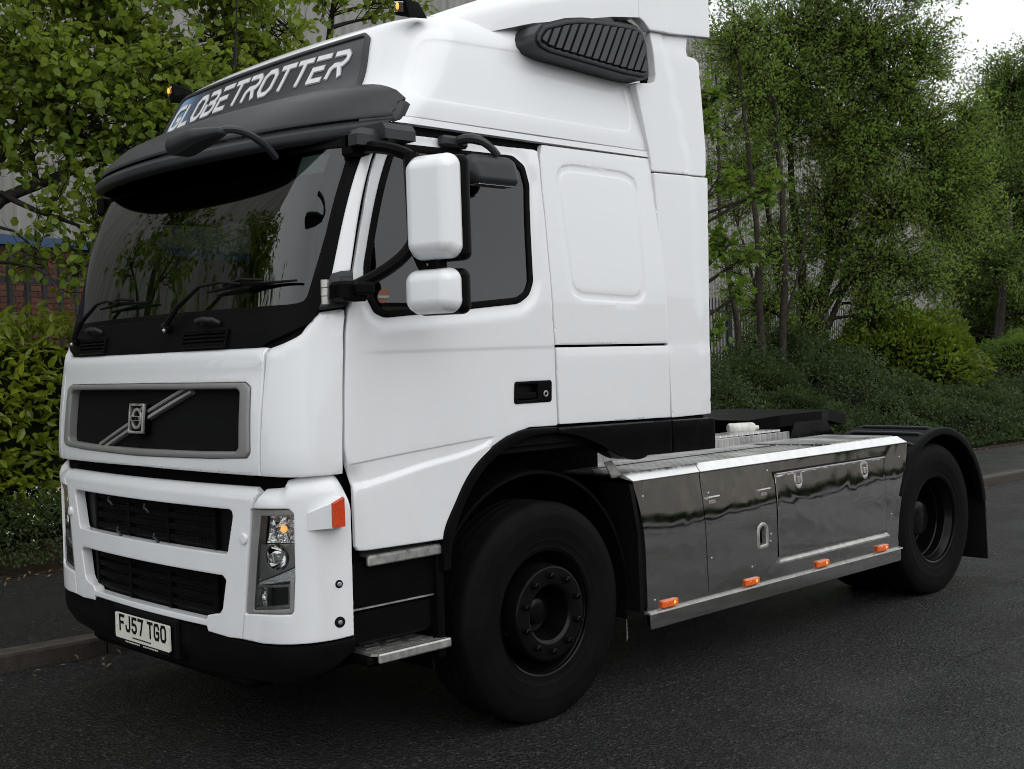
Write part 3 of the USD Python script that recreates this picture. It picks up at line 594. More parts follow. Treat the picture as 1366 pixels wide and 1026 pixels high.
for k in range(19):
    y0 = -.12 + k * .0525
    lv = Polygon([(y0, 3.09), (y0 + .026, 3.09), (y0 + .176, 3.37), (y0 + .150, 3.37)]).intersection(iface.buffer(-.024))
    if lv.area > 2e-4:
        m = ext(lv, lambda u, v, w: (1.244 + w, u, v), .016); m.vertices[:, 0] += .012 * sstep((m.vertices[:, 1] - y0 - (m.vertices[:, 2] - 3.09) * .536 - .008) / .014) * (m.vertices[:, 0] > 1.25)
        obj('louvre', m, 'charcoal', IN)
obj('air_duct', bx(.80, 1.09, .30, .86, 2.0, 3.25, .04), 'white', T, 30)

# ---- black sill, wheel-arch edge, wheel housing
f_ = flat_x(1.238)
arch0 = Polygon([(-.645, .92), (-.635, .93), (-.554, 1.103), (-.465, 1.219), (-.359, 1.297), (-.25, 1.353), (-.105, 1.385), (.082, 1.377), (.082, 1.350), (-.142, 1.332), (-.25, 1.295), (-.362, 1.220), (-.44, 1.155), (-.502, 1.095), (-.560, .99), (-.593, .905), (-.615, .80), (-.66, .80)])
def smooth_line(P, n=50):
    P = np.asarray(P, float); k = np.r_[0, np.cumsum(np.linalg.norm(np.diff(P, axis=0), axis=1))]
    return np.stack([PchipInterpolator(k, P[:, c_])(np.linspace(0, k[-1], n)) for c_ in (0, 1)], 1)
ol = smooth_line([(-.640, .80), (-.640, .93), (-.554, 1.103), (-.465, 1.219), (-.359, 1.297), (-.25, 1.350), (-.105, 1.381), (.082, 1.378)])
il = smooth_line([(-.605, .80), (-.593, .905), (-.545, 1.02), (-.490, 1.11), (-.415, 1.195), (-.32, 1.265), (-.20, 1.318), (-.06, 1.346), (.082, 1.350)])
arch = Polygon(np.vstack([ol, il[::-1]]))
both('arch_edge', panel(arch.buffer(0), f_, h=.03, bev=.010, thick=.16), 'black', T, SM)
sill = Polygon(np.vstack([[(.088, 1.374), (.936, 1.362), (.936, 1.188), (.74, 1.192)], smooth_line([(.72, 1.182), (.66, 1.176), (.58, 1.185), (.50, 1.215), (.38, 1.27), (.25, 1.318), (.088, 1.348)], 24)]))
both('cab_sill', panel(sill, flat_x(1.236), h=.05, bev=.008, thick=.12), 'gloss', T, SM)
both('collar_sill', panel(rnd(Polygon([(.944, 1.360), (1.310, 1.354), (1.306, 1.184), (.944, 1.188)]), .006), flat_x(1.236), h=.05, bev=.008, thick=.12), 'gloss', T, SM)
for sx in (-1, 1):
    a = np.linspace(math.radians(-12), math.radians(192), 40)
    P = []
    for r, dx in ((.66, 0), (.645, 0)):
        P.append(np.stack([np.cos(a) * r, .50 + np.sin(a) * r * 1.02], 1))
    poly = Polygon(np.vstack([P[0], P[1][::-1]]))
    obj('wheel_housing', ext(poly, lambda u, v, w: (sx * (.76 + w), u, v), .38), 'dark', T, 40)
    obj('housing_side', ext(Polygon([(-.62, .55), (-.62, 1.3), (.9, 1.3), (.9, 1.0), (.62, .55)]), lambda u, v, w: (sx * (.72 + w), u, v), .02), 'dark', T)
obj('gearbox', bx(-.55, .55, -.9, .9, .55, 1.25, .08), 'dark', T, 30)

# ---- steps in front of the wheel
for fl in (lambda m: m, mirror):
    SW = obj('step_well', fl(bx(.80, .98, -1.12, -.60, .42, .94)), 'dark', T)
    obj('step_panel', fl(bx(.97, 1.175, -1.115, -.645, .70, .895, .01)), 'black', SW, 20)
    obj('step_side', fl(bx(.95, 1.20, -.655, -.615, .42, .93, .008)), 'black', SW, 20)
    obj('step_lower_panel', fl(bx(.90, 1.165, -1.115, -.645, .545, .69, .012)), 'gloss', SW, 20)
    obj('step_edge_line', fl(bx(1.165, 1.172, -1.10, -.63, .693, .700)), 'silver', SW)
    UP = obj('upper_step', fl(bx(1.02, 1.205, -1.02, -.628, .905, .917, .003)), 'silver', T, 20)
    obj('step_nosing', fl(bx(1.190, 1.212, -1.03, -.620, .872, .914, .006)), 'silver', UP, 20)
    LO = obj('lower_step', fl(ext(Polygon([(.92, -1.02), (1.19, -1.02), (1.225, -.99), (1.225, -.62), (.98, -.62), (.92, -.70)]).difference(shapely.union_all([rnd(sbox(1.0 + .052 * i, -.985 + .115 * j + .03 * (i % 2), 1.024 + .052 * i, -.985 + .115 * j + .08 + .03 * (i % 2)), .008) for i in range(4) for j in range(3)])), lambda u, v, w: (u, v, .496 + w), .012)), 'silver', T)
    obj('step_nosing', fl(bx(1.212, 1.232, -1.005, -.612, .468, .508, .006)), 'silver', LO, 20)
    obj('step_carrier', fl(bx(.90, 1.20, -1.04, -.60, .455, .494, .01)), 'dark', LO, 20)

# ---- bumper
slotU = rnd(Polygon([(-.752, 1.108), (-.735, 1.115), (.735, 1.115), (.752, 1.108), (.757, 1.089), (.712, .936), (.695, .924), (-.695, .924), (-.712, .936), (-.757, 1.089)]), .010)
slotL = rnd(Polygon([(-.671, .832), (.671, .832), (.694, .815), (.662, .690), (.640, .668), (.55, .650), (.535, .630), (-.535, .630), (-.55, .650), (-.640, .668), (-.662, .690), (-.694, .815)]), .008)
mid = sym([(0, 1.212), (.885, 1.212), (.915, 1.19), (.885, 1.123), (.787, .577), (.700, .573), (.548, .580), (.540, .602), (0, .602)])
LAMP = rnd(Polygon([(.880, 1.124), (1.050, 1.130), (1.070, 1.113), (1.066, .857), (1.056, .722), (1.045, .709), (.811, .688)]), .008)
def roll(s_, z): return -.045 * sstep((z - 1.165) / .06) ** 2 - .010 * sstep((.62 - z) / .05) * 0
BM = obj('bumper', panel(mid.difference(slotU).difference(slotL).difference(LAMP.buffer(.003)).difference(flip(LAMP).buffer(.003)), S, h=.022, bev=.006, thick=.05, disp=roll), 'white', T, SM)
bc = Polygon([(.922, 1.19), (.93, 1.206), (1.02, 1.215), (1.03, 1.244), (1.09, 1.258), (1.243, 1.272), (1.274, 1.252), (1.307, 1.205), (1.319, 1.116), (1.316, .607), (1.10, .590), (.917, .576), (.793, .577), (.890, 1.123)])
def roll2(s_, z):
    tp = np.interp(s_, [.9, 1.02, 1.03, 1.25, 1.28, 1.31], [1.212, 1.215, 1.245, 1.270, 1.25, 1.20])
    return -.040 * sstep((z - tp + .075) / .08) ** 2
bcm = panel(rnd(bc, .004).difference(LAMP.buffer(.003)), S, h=.026, bev=.006, thick=.05, disp=roll2)
both('bumper_corner', bcm, 'white', BM, SM)
fill = sym([(0, 1.262), (1.0, 1.262), (1.0, .56), (0, .56)])
obj('bumper_core', panel(fill, S, bev=0, thick=0, d0=-.09), 'dark', BM, SM)
both('corner_core', panel(sbox(1.24, .55, 1.40, 1.32), S, bev=0, thick=.05, d0=-.07), 'dark', BM, SM)
for nm, sl, zs in (('upper_intake', slotU, (.955, 1.005, 1.055, 1.10)), ('lower_intake', slotL, (.665, .715, .765, .81))):
    G_ = obj(nm, panel(sl.buffer(.02), S, bev=0, thick=0, d0=-.062), 'ink', BM, SM)
    for z0 in zs:
        rec = sl.buffer(-.004).intersection(sbox(-.56, z0 - .016, .56, z0 + .014))
        obj('intake_slat', panel(rec, S, bev=.006, thick=.03, d0=-.038), 'black', G_, SM)
    for x0 in (-.57, -.19, .19, .57):
        obj('intake_upright', panel(sl.buffer(-.004).intersection(sbox(x0 - .012, .6, x0 + .012, 1.2)), S, bev=.003, thick=.03, d0=-.034), 'black', G_, SM)
for x0, z0, tw in ((-.36, 1.085, 0), (-.27, .945, 1), (.10, .945, 1), (.02, 1.075, 0)):
    obj('intake_clip', tube(out(S, [(x0, z0 + .02), (x0, z0), (x0 + .03, z0 - .004), (x0 + .035, z0 - .02)], [-.02, -.015, -.012, -.02]), .006), 'charcoal', BM, True)
val = Polygon([(-1.325, .600), (-.917, .570), (-.787, .571), (-.56, .575), (-.545, .596), (.545, .596), (.56, .575), (.787, .571), (.917, .570), (1.325, .600), (1.325, .545), (1.2, .47), (1.0, .405), (.6, .38), (-.6, .38), (-1.0, .405), (-1.2, .47), (-1.325, .545)])
obj('lower_valance', panel(val, S, bev=.012, thick=.06, d0=-.004, disp=lambda s_, z: -.05 * sstep((.50 - z) / .12)), 'black', T, SM)
obj('front_underrun', bx(-.75, .75, -1.33, -1.15, .34, .52, .03), 'dark', T, 30)
for sx in (1, -1):
    m = panel(Point(sx * .832, 1.0).buffer(.022), S, bev=.005, thick=.01, d0=.010, h=.01)
    obj('bumper_plug', m, 'white', BM, SM)
for s0, z0 in ((1.256, .824), (1.254, .670)):
    for sx in (1, -1):
        B_ = obj('bumper_bolt', panel(Point(sx * s0, z0).buffer(.024 if z0 < .7 else .018), S, bev=.006, thick=.01, d0=.003, h=.01), 'ink', BM, SM)
        obj('bolt_head', panel(Point(sx * s0, z0).buffer(.009), S, bev=.003, thick=.012, d0=.010, h=.01), 'silver', B_, SM)
# ---- headlamps
def lampset(sx):
    q = (lambda p: p) if sx > 0 else flip
    HL = obj('headlamp', panel(q(LAMP), S, bev=0, thick=0, d0=-.085), 'lampback', T, SM)
    inner = rnd(Polygon([(.920, 1.098), (1.045, 1.104), (1.072, 1.104), (1.068, .86), (1.040, .846), (1.034, .728), (.860, .704)]), .006)
    fr = LAMP.difference(inner)
    obj('lamp_frame', panel(q(fr), S, bev=.005, thick=.04, d0=-.012, h=.02), 'greyframe', HL, SM)
    obj('lamp_lens', panel(q(inner), S, h=.04, bev=0, thick=0, d0=-.016), 'lens', HL, True)
    # indicator chamber on top, main beam, ribbed strip, dipped lamp below
    I_ = obj('indicator_chamber', panel(q(Polygon([(.921, 1.092), (1.071, 1.101), (1.067, .990), (.903, .980)])), S, h=.02, bev=0, thick=.01, d0=-.055, disp=lambda s_, z: -.028 * np.abs(np.sin((s_ - .9) * 60))), 'reflector', HL, SM)
    c0 = out(S, [(sx * 1.000, 1.045)], [-.045])[0]; b = trimesh.creation.icosphere(2, .0145); b.apply_translation(c0)
    obj('indicator_bulb', b, 'lit', I_, True)
    ctr = (.978, .931); nrm = normals(S, np.array([sx * ctr[0]]), np.array([ctr[1]]))[0]
    ax = np.cross([0, 0, 1.], nrm); ax /= np.linalg.norm(ax); uz = np.cross(nrm, ax); base = out(S, [(sx * ctr[0], ctr[1])], [-.020])[0]
    th = np.linspace(0, 2 * np.pi, 33)[:-1]; prof = [(.052, -.004), (.049, 0), (.046, -.006), (.036, -.030), (.022, -.050), (.0, -.056)]
    V = np.vstack([[base + nrm * d + (ax * math.cos(a) + uz * math.sin(a)) * r for a in th] for r, d in prof]); k = len(th)
    F = np.array([[i * k + j, (i + 1) * k + (j + 1) % k, i * k + (j + 1) % k] for i in range(len(prof) - 1) for j in range(k)] + [[i * k + j, (i + 1) * k + j, (i + 1) * k + (j + 1) % k] for i in range(len(prof) - 1) for j in range(k)])
    MB = obj('main_beam', TM(V, F), 'mirror', HL, 30)
    cap = trimesh.creation.icosphere(2, .015); cap.apply_translation(base + nrm * -.022); obj('beam_shield', cap, 'silver', MB, True)
    obj('lamp_bezel', panel(q(Polygon([(.903, .978), (1.066, .988), (1.060, .898), (.884, .822)]).difference(Point(*ctr).buffer(.053))), S, bev=.003, thick=.02, d0=-.026, h=.02), 'lampback', HL, SM)
    obj('ribbed_strip', panel(q(Polygon([(.884, .818), (1.062, .894), (1.060, .858), (1.036, .838), (.876, .806)])), S, bev=.004, thick=.02, d0=-.024, h=.02), 'prism', HL, SM)
    D_ = obj('dipped_lamp', panel(q(Polygon([(.866, .798), (1.030, .816), (1.028, .738), (.857, .712)])), S, bev=0, thick=0, d0=-.055), 'ink', HL, SM)
    obj('lamp_divider', panel(q(Polygon([(.915, .800), (.923, .801), (.918, .724), (.910, .722)])), S, bev=.002, thick=.03, d0=-.03, h=.02), 'silver', D_, SM)
    obj('lamp_reflector', panel(q(Polygon([(.868, .796), (.912, .800), (.905, .722), (.859, .714)])), S, h=.02, bev=0, thick=0, d0=-.045, disp=lambda s_, z: -.008 * np.sin(z * 260)), 'reflector', D_, SM)
    obj('lamp_border', panel(q(Polygon([(.862, .806), (1.036, .826), (1.036, .728), (.850, .702)]).difference(Polygon([(.870, .796), (1.026, .814), (1.024, .742), (.862, .716)]))), S, bev=.002, thick=.03, d0=-.022, h=.02), 'lampback', D_, SM)
for sx in (1, -1): lampset(sx)
# ---- side indicator on the bumper corner
for fl in (lambda m: m, mirror):
    P = [(1.225, -1.20, 1.150), (1.225, -1.195, 1.050)] ; a = S(1.135, 1.115); b = S(1.135, 1.046)
    bxm = hull([a + [0, -.004, 0], b + [0, -.004, 0], a + [.03, .10, .04], b + [.03, .09, 0], (1.262, -1.238, 1.158), (1.262, -1.236, 1.060), (1.265, -1.19, 1.180), (1.265, -1.19, 1.060), (1.20, -1.15, 1.175), (1.20, -1.15, 1.05)])
    IB = obj('side_indicator', fl(bxm), 'white', T, 25)
    obj('indicator_lens', fl(hull([(1.262, -1.240, 1.160), (1.262, -1.240, 1.064), (1.274, -1.236, 1.158), (1.274, -1.236, 1.064), (1.266, -1.187, 1.182), (1.266, -1.187, 1.060), (1.282, -1.190, 1.177), (1.282, -1.190, 1.064)])), 'orange_red', IB, 20)
# ---- number plate
PZ0, PZ1, PY = .456, .5735, -1.438
NP = obj('number_plate', ext(rnd(sbox(-.232, PZ0, .290, PZ1), .010), lambda u, v, w: (u, PY - w, v), .008), 'plate', T, 25)
def lay(m, x0, z0, y0, sxx=1.):
    v = m.vertices; return TM(np.stack([x0 + v[:, 0] * sxx, y0 - v[:, 2], z0 + v[:, 1]], 1), np.vstack([m.faces, m.faces[:, ::-1]]))
PLAT = {'F': [[(0, 0), (0, 1), (1, 1)], [(0, .52), (.8, .52)]], 'J': [[(.9, 1), (.9, .2), (.7, 0), (.25, 0), (0, .2), (0, .3)]], '5': [[(.92, 1), (.08, 1), (.04, .55), (.65, .58), (.95, .42), (.95, .18), (.7, 0), (.25, 0), (0, .15)]],
        '7': [[(0, 1), (1, 1), (.45, 0)]], 'T': [[(0, 1), (1, 1)], [(.5, 1), (.5, 0)]], 'G': [[(.95, .78), (.8, 1), (.2, 1), (0, .8), (0, .2), (.2, 0), (.8, 0), (.95, .2), (.95, .45), (.55, .45)]],
        'O': [[(.2, 0), (0, .2), (0, .8), (.2, 1), (.8, 1), (1, .8), (1, .2), (.8, 0), (.2, 0)]]}
xc = -.190
for ch in 'FJ57 TGO':
    if ch == ' ': xc += .030; continue
    st = shapely.union_all([LineString([(xc + .007 + a * .040, PZ0 + .036 + .0065 + b * .064) for a, b in k_]).buffer(.0068, cap_style='square', join_style='mitre', mitre_limit=2) for k_ in PLAT[ch]])
    obj('plate_letter', ext(st, lambda u, v, w: (u, PY - .008 - w, v), .0012), 'ink', NP); xc += .0615
for tt, hh, x0, z0, mm in (('COMMERCIAL MOTORS', .0062, -.06, PZ0 + .016, 'ink'),):
    pass
obj('plate_surround', ext(rnd(sbox(-.215, PZ0 - .019, .275, PZ0 - .002), .003), lambda u, v, w: (u, PY + .004 - w, v), .008), 'ink', NP)
for x0, x1 in ((-.06, .12),):                                  # the maker's line: too small to be read in the photograph
    for k in range(16):
        a = x0 + k * (x1 - x0) / 16; obj('small_print', bx(a, a + .008, PY - .0092, PY - .0082, PZ0 + .013, PZ0 + .019), 'ink', NP)
for k in range(18):
    a = -.14 + k * .016 + (.03 if k > 8 else 0); obj('small_print', bx(a, a + .011, PY - .0052, PY - .0042, PZ0 - .014, PZ0 - .008), 'offwhite', NP)
for x0 in (-.212, .270):
    sc_ = trimesh.creation.icosphere(1, .006); sc_.vertices *= [1, .4, 1]; sc_.apply_translation((x0, PY - .008, .515)); obj('plate_screw', sc_, 'offwhite', NP, True)
obj('plate_mount', bx(-.3, .33, -1.428, -1.36, .42, .60, .01), 'black', T, 20)

# ---- wipers
def wiper(p0, p1, b0, b1, d=.03):
    Q = out(S, [p0, ((p0[0] * .5 + p1[0] * .5), (p0[1] * .5 + p1[1] * .5)), p1], [.02, .05, .045])
    Wp = obj('wiper', tube(Q, [.013, .012, .008], 6), 'ink', T, 40)
    mid_ = ((b0[0] + b1[0]) / 2, (b0[1] + b1[1]) / 2 + .006)
    obj('wiper_blade', tube(out(S, [b0, mid_, b1], [.012, .02, .012]), [.006, .010, .005], 6), 'ink', Wp, 40)
    obj('wiper_bridge', tube(out(S, [((b0[0] * .75 + b1[0] * .25), (b0[1] * .75 + b1[1] * .25) + .012), (mid_[0], mid_[1] + .018), ((b0[0] * .25 + b1[0] * .75), (b0[1] * .25 + b1[1] * .75) + .012)], [.028, .04, .028]), [.006, .009, .006], 6), 'ink', Wp, 40)
    obj('arm_link', tube(out(S, [p1, ((p1[0] + mid_[0]) / 2, (p1[1] + mid_[1]) / 2 + .012), mid_], [.045, .046, .035]), .007, 6), 'ink', Wp, 40)
    pv = trimesh.creation.icosphere(2, .026); pv.apply_translation(out(S, [p0], [.012])[0]); obj('wiper_pivot', pv, 'ink', Wp, True)
    nut = trimesh.creation.icosphere(1, .009); nut.apply_translation(out(S, [(p0[0] + .03, p0[1] - .02)], [.034])[0]); obj('wiper_nut', nut, 'silver', Wp, True)
wiper((.185, 1.892), (.45, 2.052), (.47, 2.035), (1.02, 2.050))
wiper((-.84, 1.862), (-.55, 2.028), (-.57, 2.015), (-.03, 2.022))

# ---- mirrors on the near side, and their twins
def rbox(cx, cy, cz, wx, wy, wz, r, taper=0.):
    P = []
    for sx in (-1, 1):
        for sy in (-1, 1):
            for sz in (-1, 1):
                w = 1 - taper * (sy < 0)
                c_ = np.array([cx + sx * (wx / 2 * w - r), cy + sy * (wy / 2 - r), cz + sz * (wz / 2 * w - r)])
                sp = trimesh.creation.icosphere(3, r); P.append(sp.vertices + c_)
    return hull(np.vstack(P))
def turn(m, cx, cy, deg):
    m = m.copy(); a = math.radians(deg); v = m.vertices - [cx, cy, 0]
    m.vertices = np.stack([v[:, 0] * math.cos(a) - v[:, 1] * math.sin(a), v[:, 0] * math.sin(a) + v[:, 1] * math.cos(a), v[:, 2]], 1) + [cx, cy, 0]
    return m
for side, fl in ((1, lambda m: m),):                            # the photograph shows none on the far side
    MA = obj('mirror_arm', fl(trimesh.util.concatenate([
        tube(bez((1.115, -.93, 2.600), (1.22, -.98, 2.600), (1.35, -.93, 2.580), (1.395, -.885, 2.535), 14), .026, 8),
        tube([(1.395, -.885, 2.55), (1.405, -.885, 2.35), (1.400, -.885, 2.17)], [.034, .034, .028], 8),
        tube(bez((1.400, -.885, 2.20), (1.38, -.93, 2.09), (1.30, -1.08, 2.03), (1.24, -1.13, 1.995), 14), .026, 8)])), 'black', T, 40)
    obj('arm_mount', fl(hull(np.vstack([bx(1.14, 1.22, -1.02, -.86, 2.600, 2.645).vertices, bx(1.13, 1.20, -.98, -.86, 2.645, 2.675).vertices]))), 'charcoal', MA, 30)
    obj('arm_mount', fl(hull(np.vstack([bx(1.17, 1.255, -.90, -.74, 2.632, 2.672).vertices, bx(1.16, 1.235, -.90, -.74, 2.69, 2.70).vertices]))), 'charcoal', MA, 30)
    obj('lower_hinge', fl(bx(1.215, 1.325, -1.19, -1.06, 1.955, 2.035, .014)), 'black', MA, 30)
    obj('hinge_arm', fl(bx(1.29, 1.36, -1.145, -1.055, 1.978, 2.030, .012)), 'black', MA, 30)
    cyl = [tube([(1.248, -1.225, 1.945 + .033 * i), (1.248, -1.225, 1.945 + .033 * i + .030)], .016, 12) for i in range(3)]
    for cc in cyl: obj('hinge_pin', fl(cc), 'silver', MA, 40)
    # main mirror
    hsg = turn(rbox(1.500, -.800, 2.318, .240, .075, .425, .034), 1.5, -.84, 16)
    MM = obj('main_mirror', fl(hsg), 'black', T, 40)
    capm = turn(rbox(1.492, -.860, 2.323, .234, .13, .420, .054, .06), 1.5, -.84, 16)
    obj('mirror_cover', fl(capm), 'white', MM, 40)
    obj('mirror_glass', fl(turn(bx(1.41, 1.59, -.763, -.760, 2.14, 2.50), 1.5, -.84, 16)), 'chrome', MM)
    wm = turn(rbox(1.478, -.795, 1.985, .245, .08, .185, .036), 1.48, -.84, 16)
    WMi = obj('wide_angle_mirror', fl(wm), 'black', T, 40)
    obj('mirror_cover', fl(turn(rbox(1.470, -.855, 1.988, .240, .13, .182, .052, .06), 1.48, -.84, 16)), 'white', WMi, 40)
    obj('mirror_stem', fl(trimesh.util.concatenate([bx(1.44, 1.51, -.86, -.80, 2.06, 2.13, .012), tube([(1.405, -.885, 2.15), (1.42, -.86, 2.08), (1.46, -.84, 2.07)], .02)])), 'black', WMi, 30)
    # kerb mirror over the door
    kb = hull(np.vstack([rbox(1.30, -.37, 2.535, .11, .30, .13, .055).vertices, rbox(1.335, -.36, 2.495, .06, .25, .06, .029).vertices]))
    KM = obj('kerb_mirror', fl(kb), 'charcoal', T, 40)
    obj('kerb_mirror_glass', fl(bx(1.275, 1.345, -.47, -.26, 2.4655, 2.4685)), 'chrome', KM)
    obj('kerb_mirror_arm', fl(tube(bez((1.18, -.46, 2.665), (1.27, -.46, 2.685), (1.31, -.40, 2.68), (1.325, -.335, 2.60), 10), [.022] * 6 + [.018] * 4, 8)), 'charcoal', KM, 40)
    obj('kerb_mirror_foot', fl(bx(1.165, 1.215, -.55, -.40, 2.640, 2.690, .012)), 'charcoal', KM, 30)
# front mirror hung from the visor
FM = obj('front_mirror', hull(np.vstack([rbox(.98, -1.60, 2.602, .10, .12, .060, .028).vertices, rbox(.85, -1.60, 2.590, .10, .13, .080, .038).vertices, rbox(1.11, -1.585, 2.607, .04, .05, .03, .012).vertices])), 'charcoal', T, 40)
obj('front_mirror_arm', tube(bez((1.11, -1.585, 2.610), (1.17, -1.53, 2.632), (1.09, -1.38, 2.595), (1.00, -1.27, 2.555), 14), .015), 'charcoal', FM, 40)

# ---- inside the cab
DB = obj('dashboard', hull([(-1.08, -1.05, 1.86), (1.08, -1.05, 1.86), (-1.08, -.62, 1.90), (1.08, -.62, 1.90), (-1.08, -.45, 1.80), (1.08, -.45, 1.80), (-1.08, -.5, 1.35), (1.08, -.5, 1.35), (-1.08, -1.1, 1.35), (1.08, -1.1, 1.35)]), 'matte', T, 20)
th = np.linspace(0, 2 * np.pi, 28)
obj('steering_wheel', tube(np.stack([-.55 + .225 * np.cos(th), -.42 + .12 * np.sin(th), 1.98 + .19 * np.sin(th)], 1), .016, 6), 'matte', T, 40)
for x0 in (-.55, .55):
    ST = obj('seat', bx(x0 - .26, x0 + .26, -.22, .30, 1.58, 1.74, .05), 'trimcloth', T, 30)
    obj('seat_back', hull(np.vstack([bx(x0 - .25, x0 + .25, .22, .38, 1.70, 1.80).vertices, bx(x0 - .20, x0 + .20, .34, .46, 2.36, 2.40).vertices])), 'trimcloth', ST, 30)
    obj('head_rest', bx(x0 - .14, x0 + .14, .36, .46, 2.42, 2.60, .04), 'trimcloth', ST, 30)
    obj('seat_base', bx(x0 - .2, x0 + .2, -.15, .28, 1.30, 1.58, .03), 'matte', ST, 30)
obj('header_shelf', bx(-1.08, 1.08, -.98, -.35, 2.52, 2.72, .03), 'matte', T, 20)
obj('curtain', bx(-1.1, 1.1, .50, .54, 1.45, 3.2), 'trimcloth', T)
im = rbox(.735, -.94, 2.275, .14, .03, .145, .012)
IM = obj('inner_mirror', im, 'ink', T, 40)
obj('inner_mirror_stem', tube([(.73, -.97, 2.38), (.735, -.99, 2.46), (.71, -1.00, 2.55)], .009), 'ink', IM, True)
obj('tax_disc_sticker', panel(sbox(.905, 2.515, 1.035, 2.60), S, bev=0, thick=.001, d0=-.024), 'sticker', T)
# ================================================================ wheels, chassis, skirts
WB = 3.812; ZC = .510
TYRE = [(.90, .300), (.905, .36), (.895, .43), (.905, .487), (.925, .513), (.945, .521), (1.165, .521), (1.188, .513), (1.207, .487), (1.216, .43), (1.212, .37), (1.205, .325), (1.195, .300), (1.17, .292), (.94, .292), (.90, .300)]
def tyre_mesh(dx=0.):
    prof = []
    for (a, b), (c_, d) in zip(TYRE[:-1], TYRE[1:]):
        for t in np.linspace(0, 1, 3, endpoint=False): prof.append((a + (c_ - a) * t + dx, b + (d - b) * t))
    prof.append((TYRE[-1][0] + dx, TYRE[-1][1]))
    # three grooves round the tread
    p2 = []
    for x_, r in prof: p2.append((x_, r))
    return p2
def tread_prof(dx):
    x0, x1, r = .945 + dx, 1.165 + dx, .521; P = [(x0, r)]
    for k in range(1, 4):
        xc_ = x0 + (x1 - x0) * k / 4; P += [(xc_ - .007, r), (xc_ - .005, r - .012), (xc_ + .005, r - .012), (xc_ + .007, r)]
    return P + [(x1, r)]
def full_prof(dx=0.):
    A = [(.90, .298), (.906, .36), (.897, .43), (.906, .487), (.925, .513)]
    # side wall with the moulded rings that show in the photograph
    B = [(1.188, .514), (1.200, .500), (1.208, .480), (1.2130, .462), (1.2155, .455), (1.2165, .43), (1.2160, .405), (1.2175, .400), (1.2160, .394), (1.2130, .37), (1.2085, .345), (1.2095, .340), (1.206, .334), (1.203, .318), (1.203, .303), (1.195, .297), (1.17, .290), (.93, .290), (.90, .298)]
    return [(x_ + dx, r) for x_, r in A] + tread_prof(dx) + [(x_ + dx, r) for x_, r in B]
FRONT_RIM = [(1.170, .286), (1.1985, .290), (1.2020, .2975), (1.1960, .3015), (1.1900, .296), (1.183, .284), (1.160, .272), (1.125, .262), (1.100, .255), (1.090, .246), (1.094, .240), (1.130, .234), (1.195, .228), (1.222, .224), (1.232, .218), (1.236, .208), (1.235, .150), (1.232, .138), (1.222, .128), (1.150, .118), (1.100, .108), (1.094, .078), (1.106, .072), (1.150, .062), (1.160, .045), (1.160, .0)]
REAR_RIM = [(1.170, .286), (1.1985, .290), (1.2020, .2975), (1.1960, .3015), (1.1900, .296), (1.180, .284), (1.140, .272), (1.135, .266), (1.085, .262), (1.080, .255), (1.02, .250), (.985, .246), (.975, .238), (.972, .225), (.958, .218), (.955, .150), (.962, .140), (.985, .138), (1.050, .130), (1.085, .118), (1.100, .095), (1.104, .0)]
def wheel(at_y, sx, rim, dx, nutr, nutx, nutl, nuts=True, label=None):
    at = np.array([0, at_y, ZC])
    W = obj('wheel', lathe_x([(a + dx, r) for a, r in full_prof()], at, 96, sx), 'rubber', T, 35, label)
    obj('wheel_rim', lathe_x([(a + dx, r) for a, r in rim], at, 72, sx), 'rim', W, 35)
    if nuts:
        for k in range(10):
            a = 2 * math.pi * (k + .5) / 10; cy, cz = at_y + nutr * math.cos(a), ZC + nutr * math.sin(a)
            nm = [lathe_x([(nutx - .004, .0235), (nutx + .003, .0235), (nutx + .003, .0)], (0, cy, cz), 14, sx), lathe_x([(nutx, .0165), (nutx + nutl - .004, .0160), (nutx + nutl, .0125), (nutx + nutl, .009), (nutx + nutl + .012, .009), (nutx + nutl + .012, 0)], (0, cy, cz), 6, sx)]
            obj('wheel_nut', nm, 'rim', W)
        vs = tube([(sx * (1.13 + dx), at_y - .235, ZC - .06), (sx * (1.19 + dx), at_y - .245, ZC - .065)], .006, 6); obj('tyre_valve', vs, 'ink', W, True)
    return W
for sx in (1, -1):
    wheel(0, sx, FRONT_RIM, 0., .178, 1.236, .024)
    wheel(WB, sx, REAR_RIM, 0., .180, .957, .030)
    wheel(WB, sx, REAR_RIM, -.335, .18, .957, .03, nuts=False)
# rubber lettering on the tyres is too dark to be read in the photograph; chassis
for x0 in (-.42, .35):
    obj('chassis_rail', bx(x0, x0 + .07, -1.2, 4.75, .70, .97, .006), 'dark', T, 20)
for y0 in (-.9, 1.2, 2.3, 3.1, 4.65):
    obj('cross_member', bx(-.36, .36, y0, y0 + .10, .74, .93, .01), 'dark', T, 20)
obj('front_axle', tube([(-.92, 0, .50), (-.5, 0, .44), (.5, 0, .44), (.92, 0, .50)], .06), 'dark', T, 40)
obj('rear_axle', tube([(-.95, WB, ZC), (.95, WB, ZC)], .10, 12), 'dark', T, 40)
df = trimesh.creation.icosphere(2, .24); df.apply_translation((0, WB, ZC)); obj('differential', df, 'dark', T, True)
obj('prop_shaft', tube([(0, .9, .72), (0, 3.6, .55)], .055), 'dark', T, 40)
obj('fuel_tank', bx(.50, 1.16, .80, 3.10, .36, .98, .06), 'dark', T, 30)
obj('air_tank', tube([(-.8, .8, .62), (-.8, 3.0, .62)], .24, 16), 'dark', T, 40)
obj('engine_sump', bx(-.35, .35, -1.15, -.2, .38, .70, .06), 'dark', T, 30)
obj('hanging_chain', [tube([(1.0, .80, .31 - .012 * k), (1.0 + .004 * (k % 2), .80, .31 - .012 * k - .014)], .004, 5) for k in range(9)], 'silver', T, True)

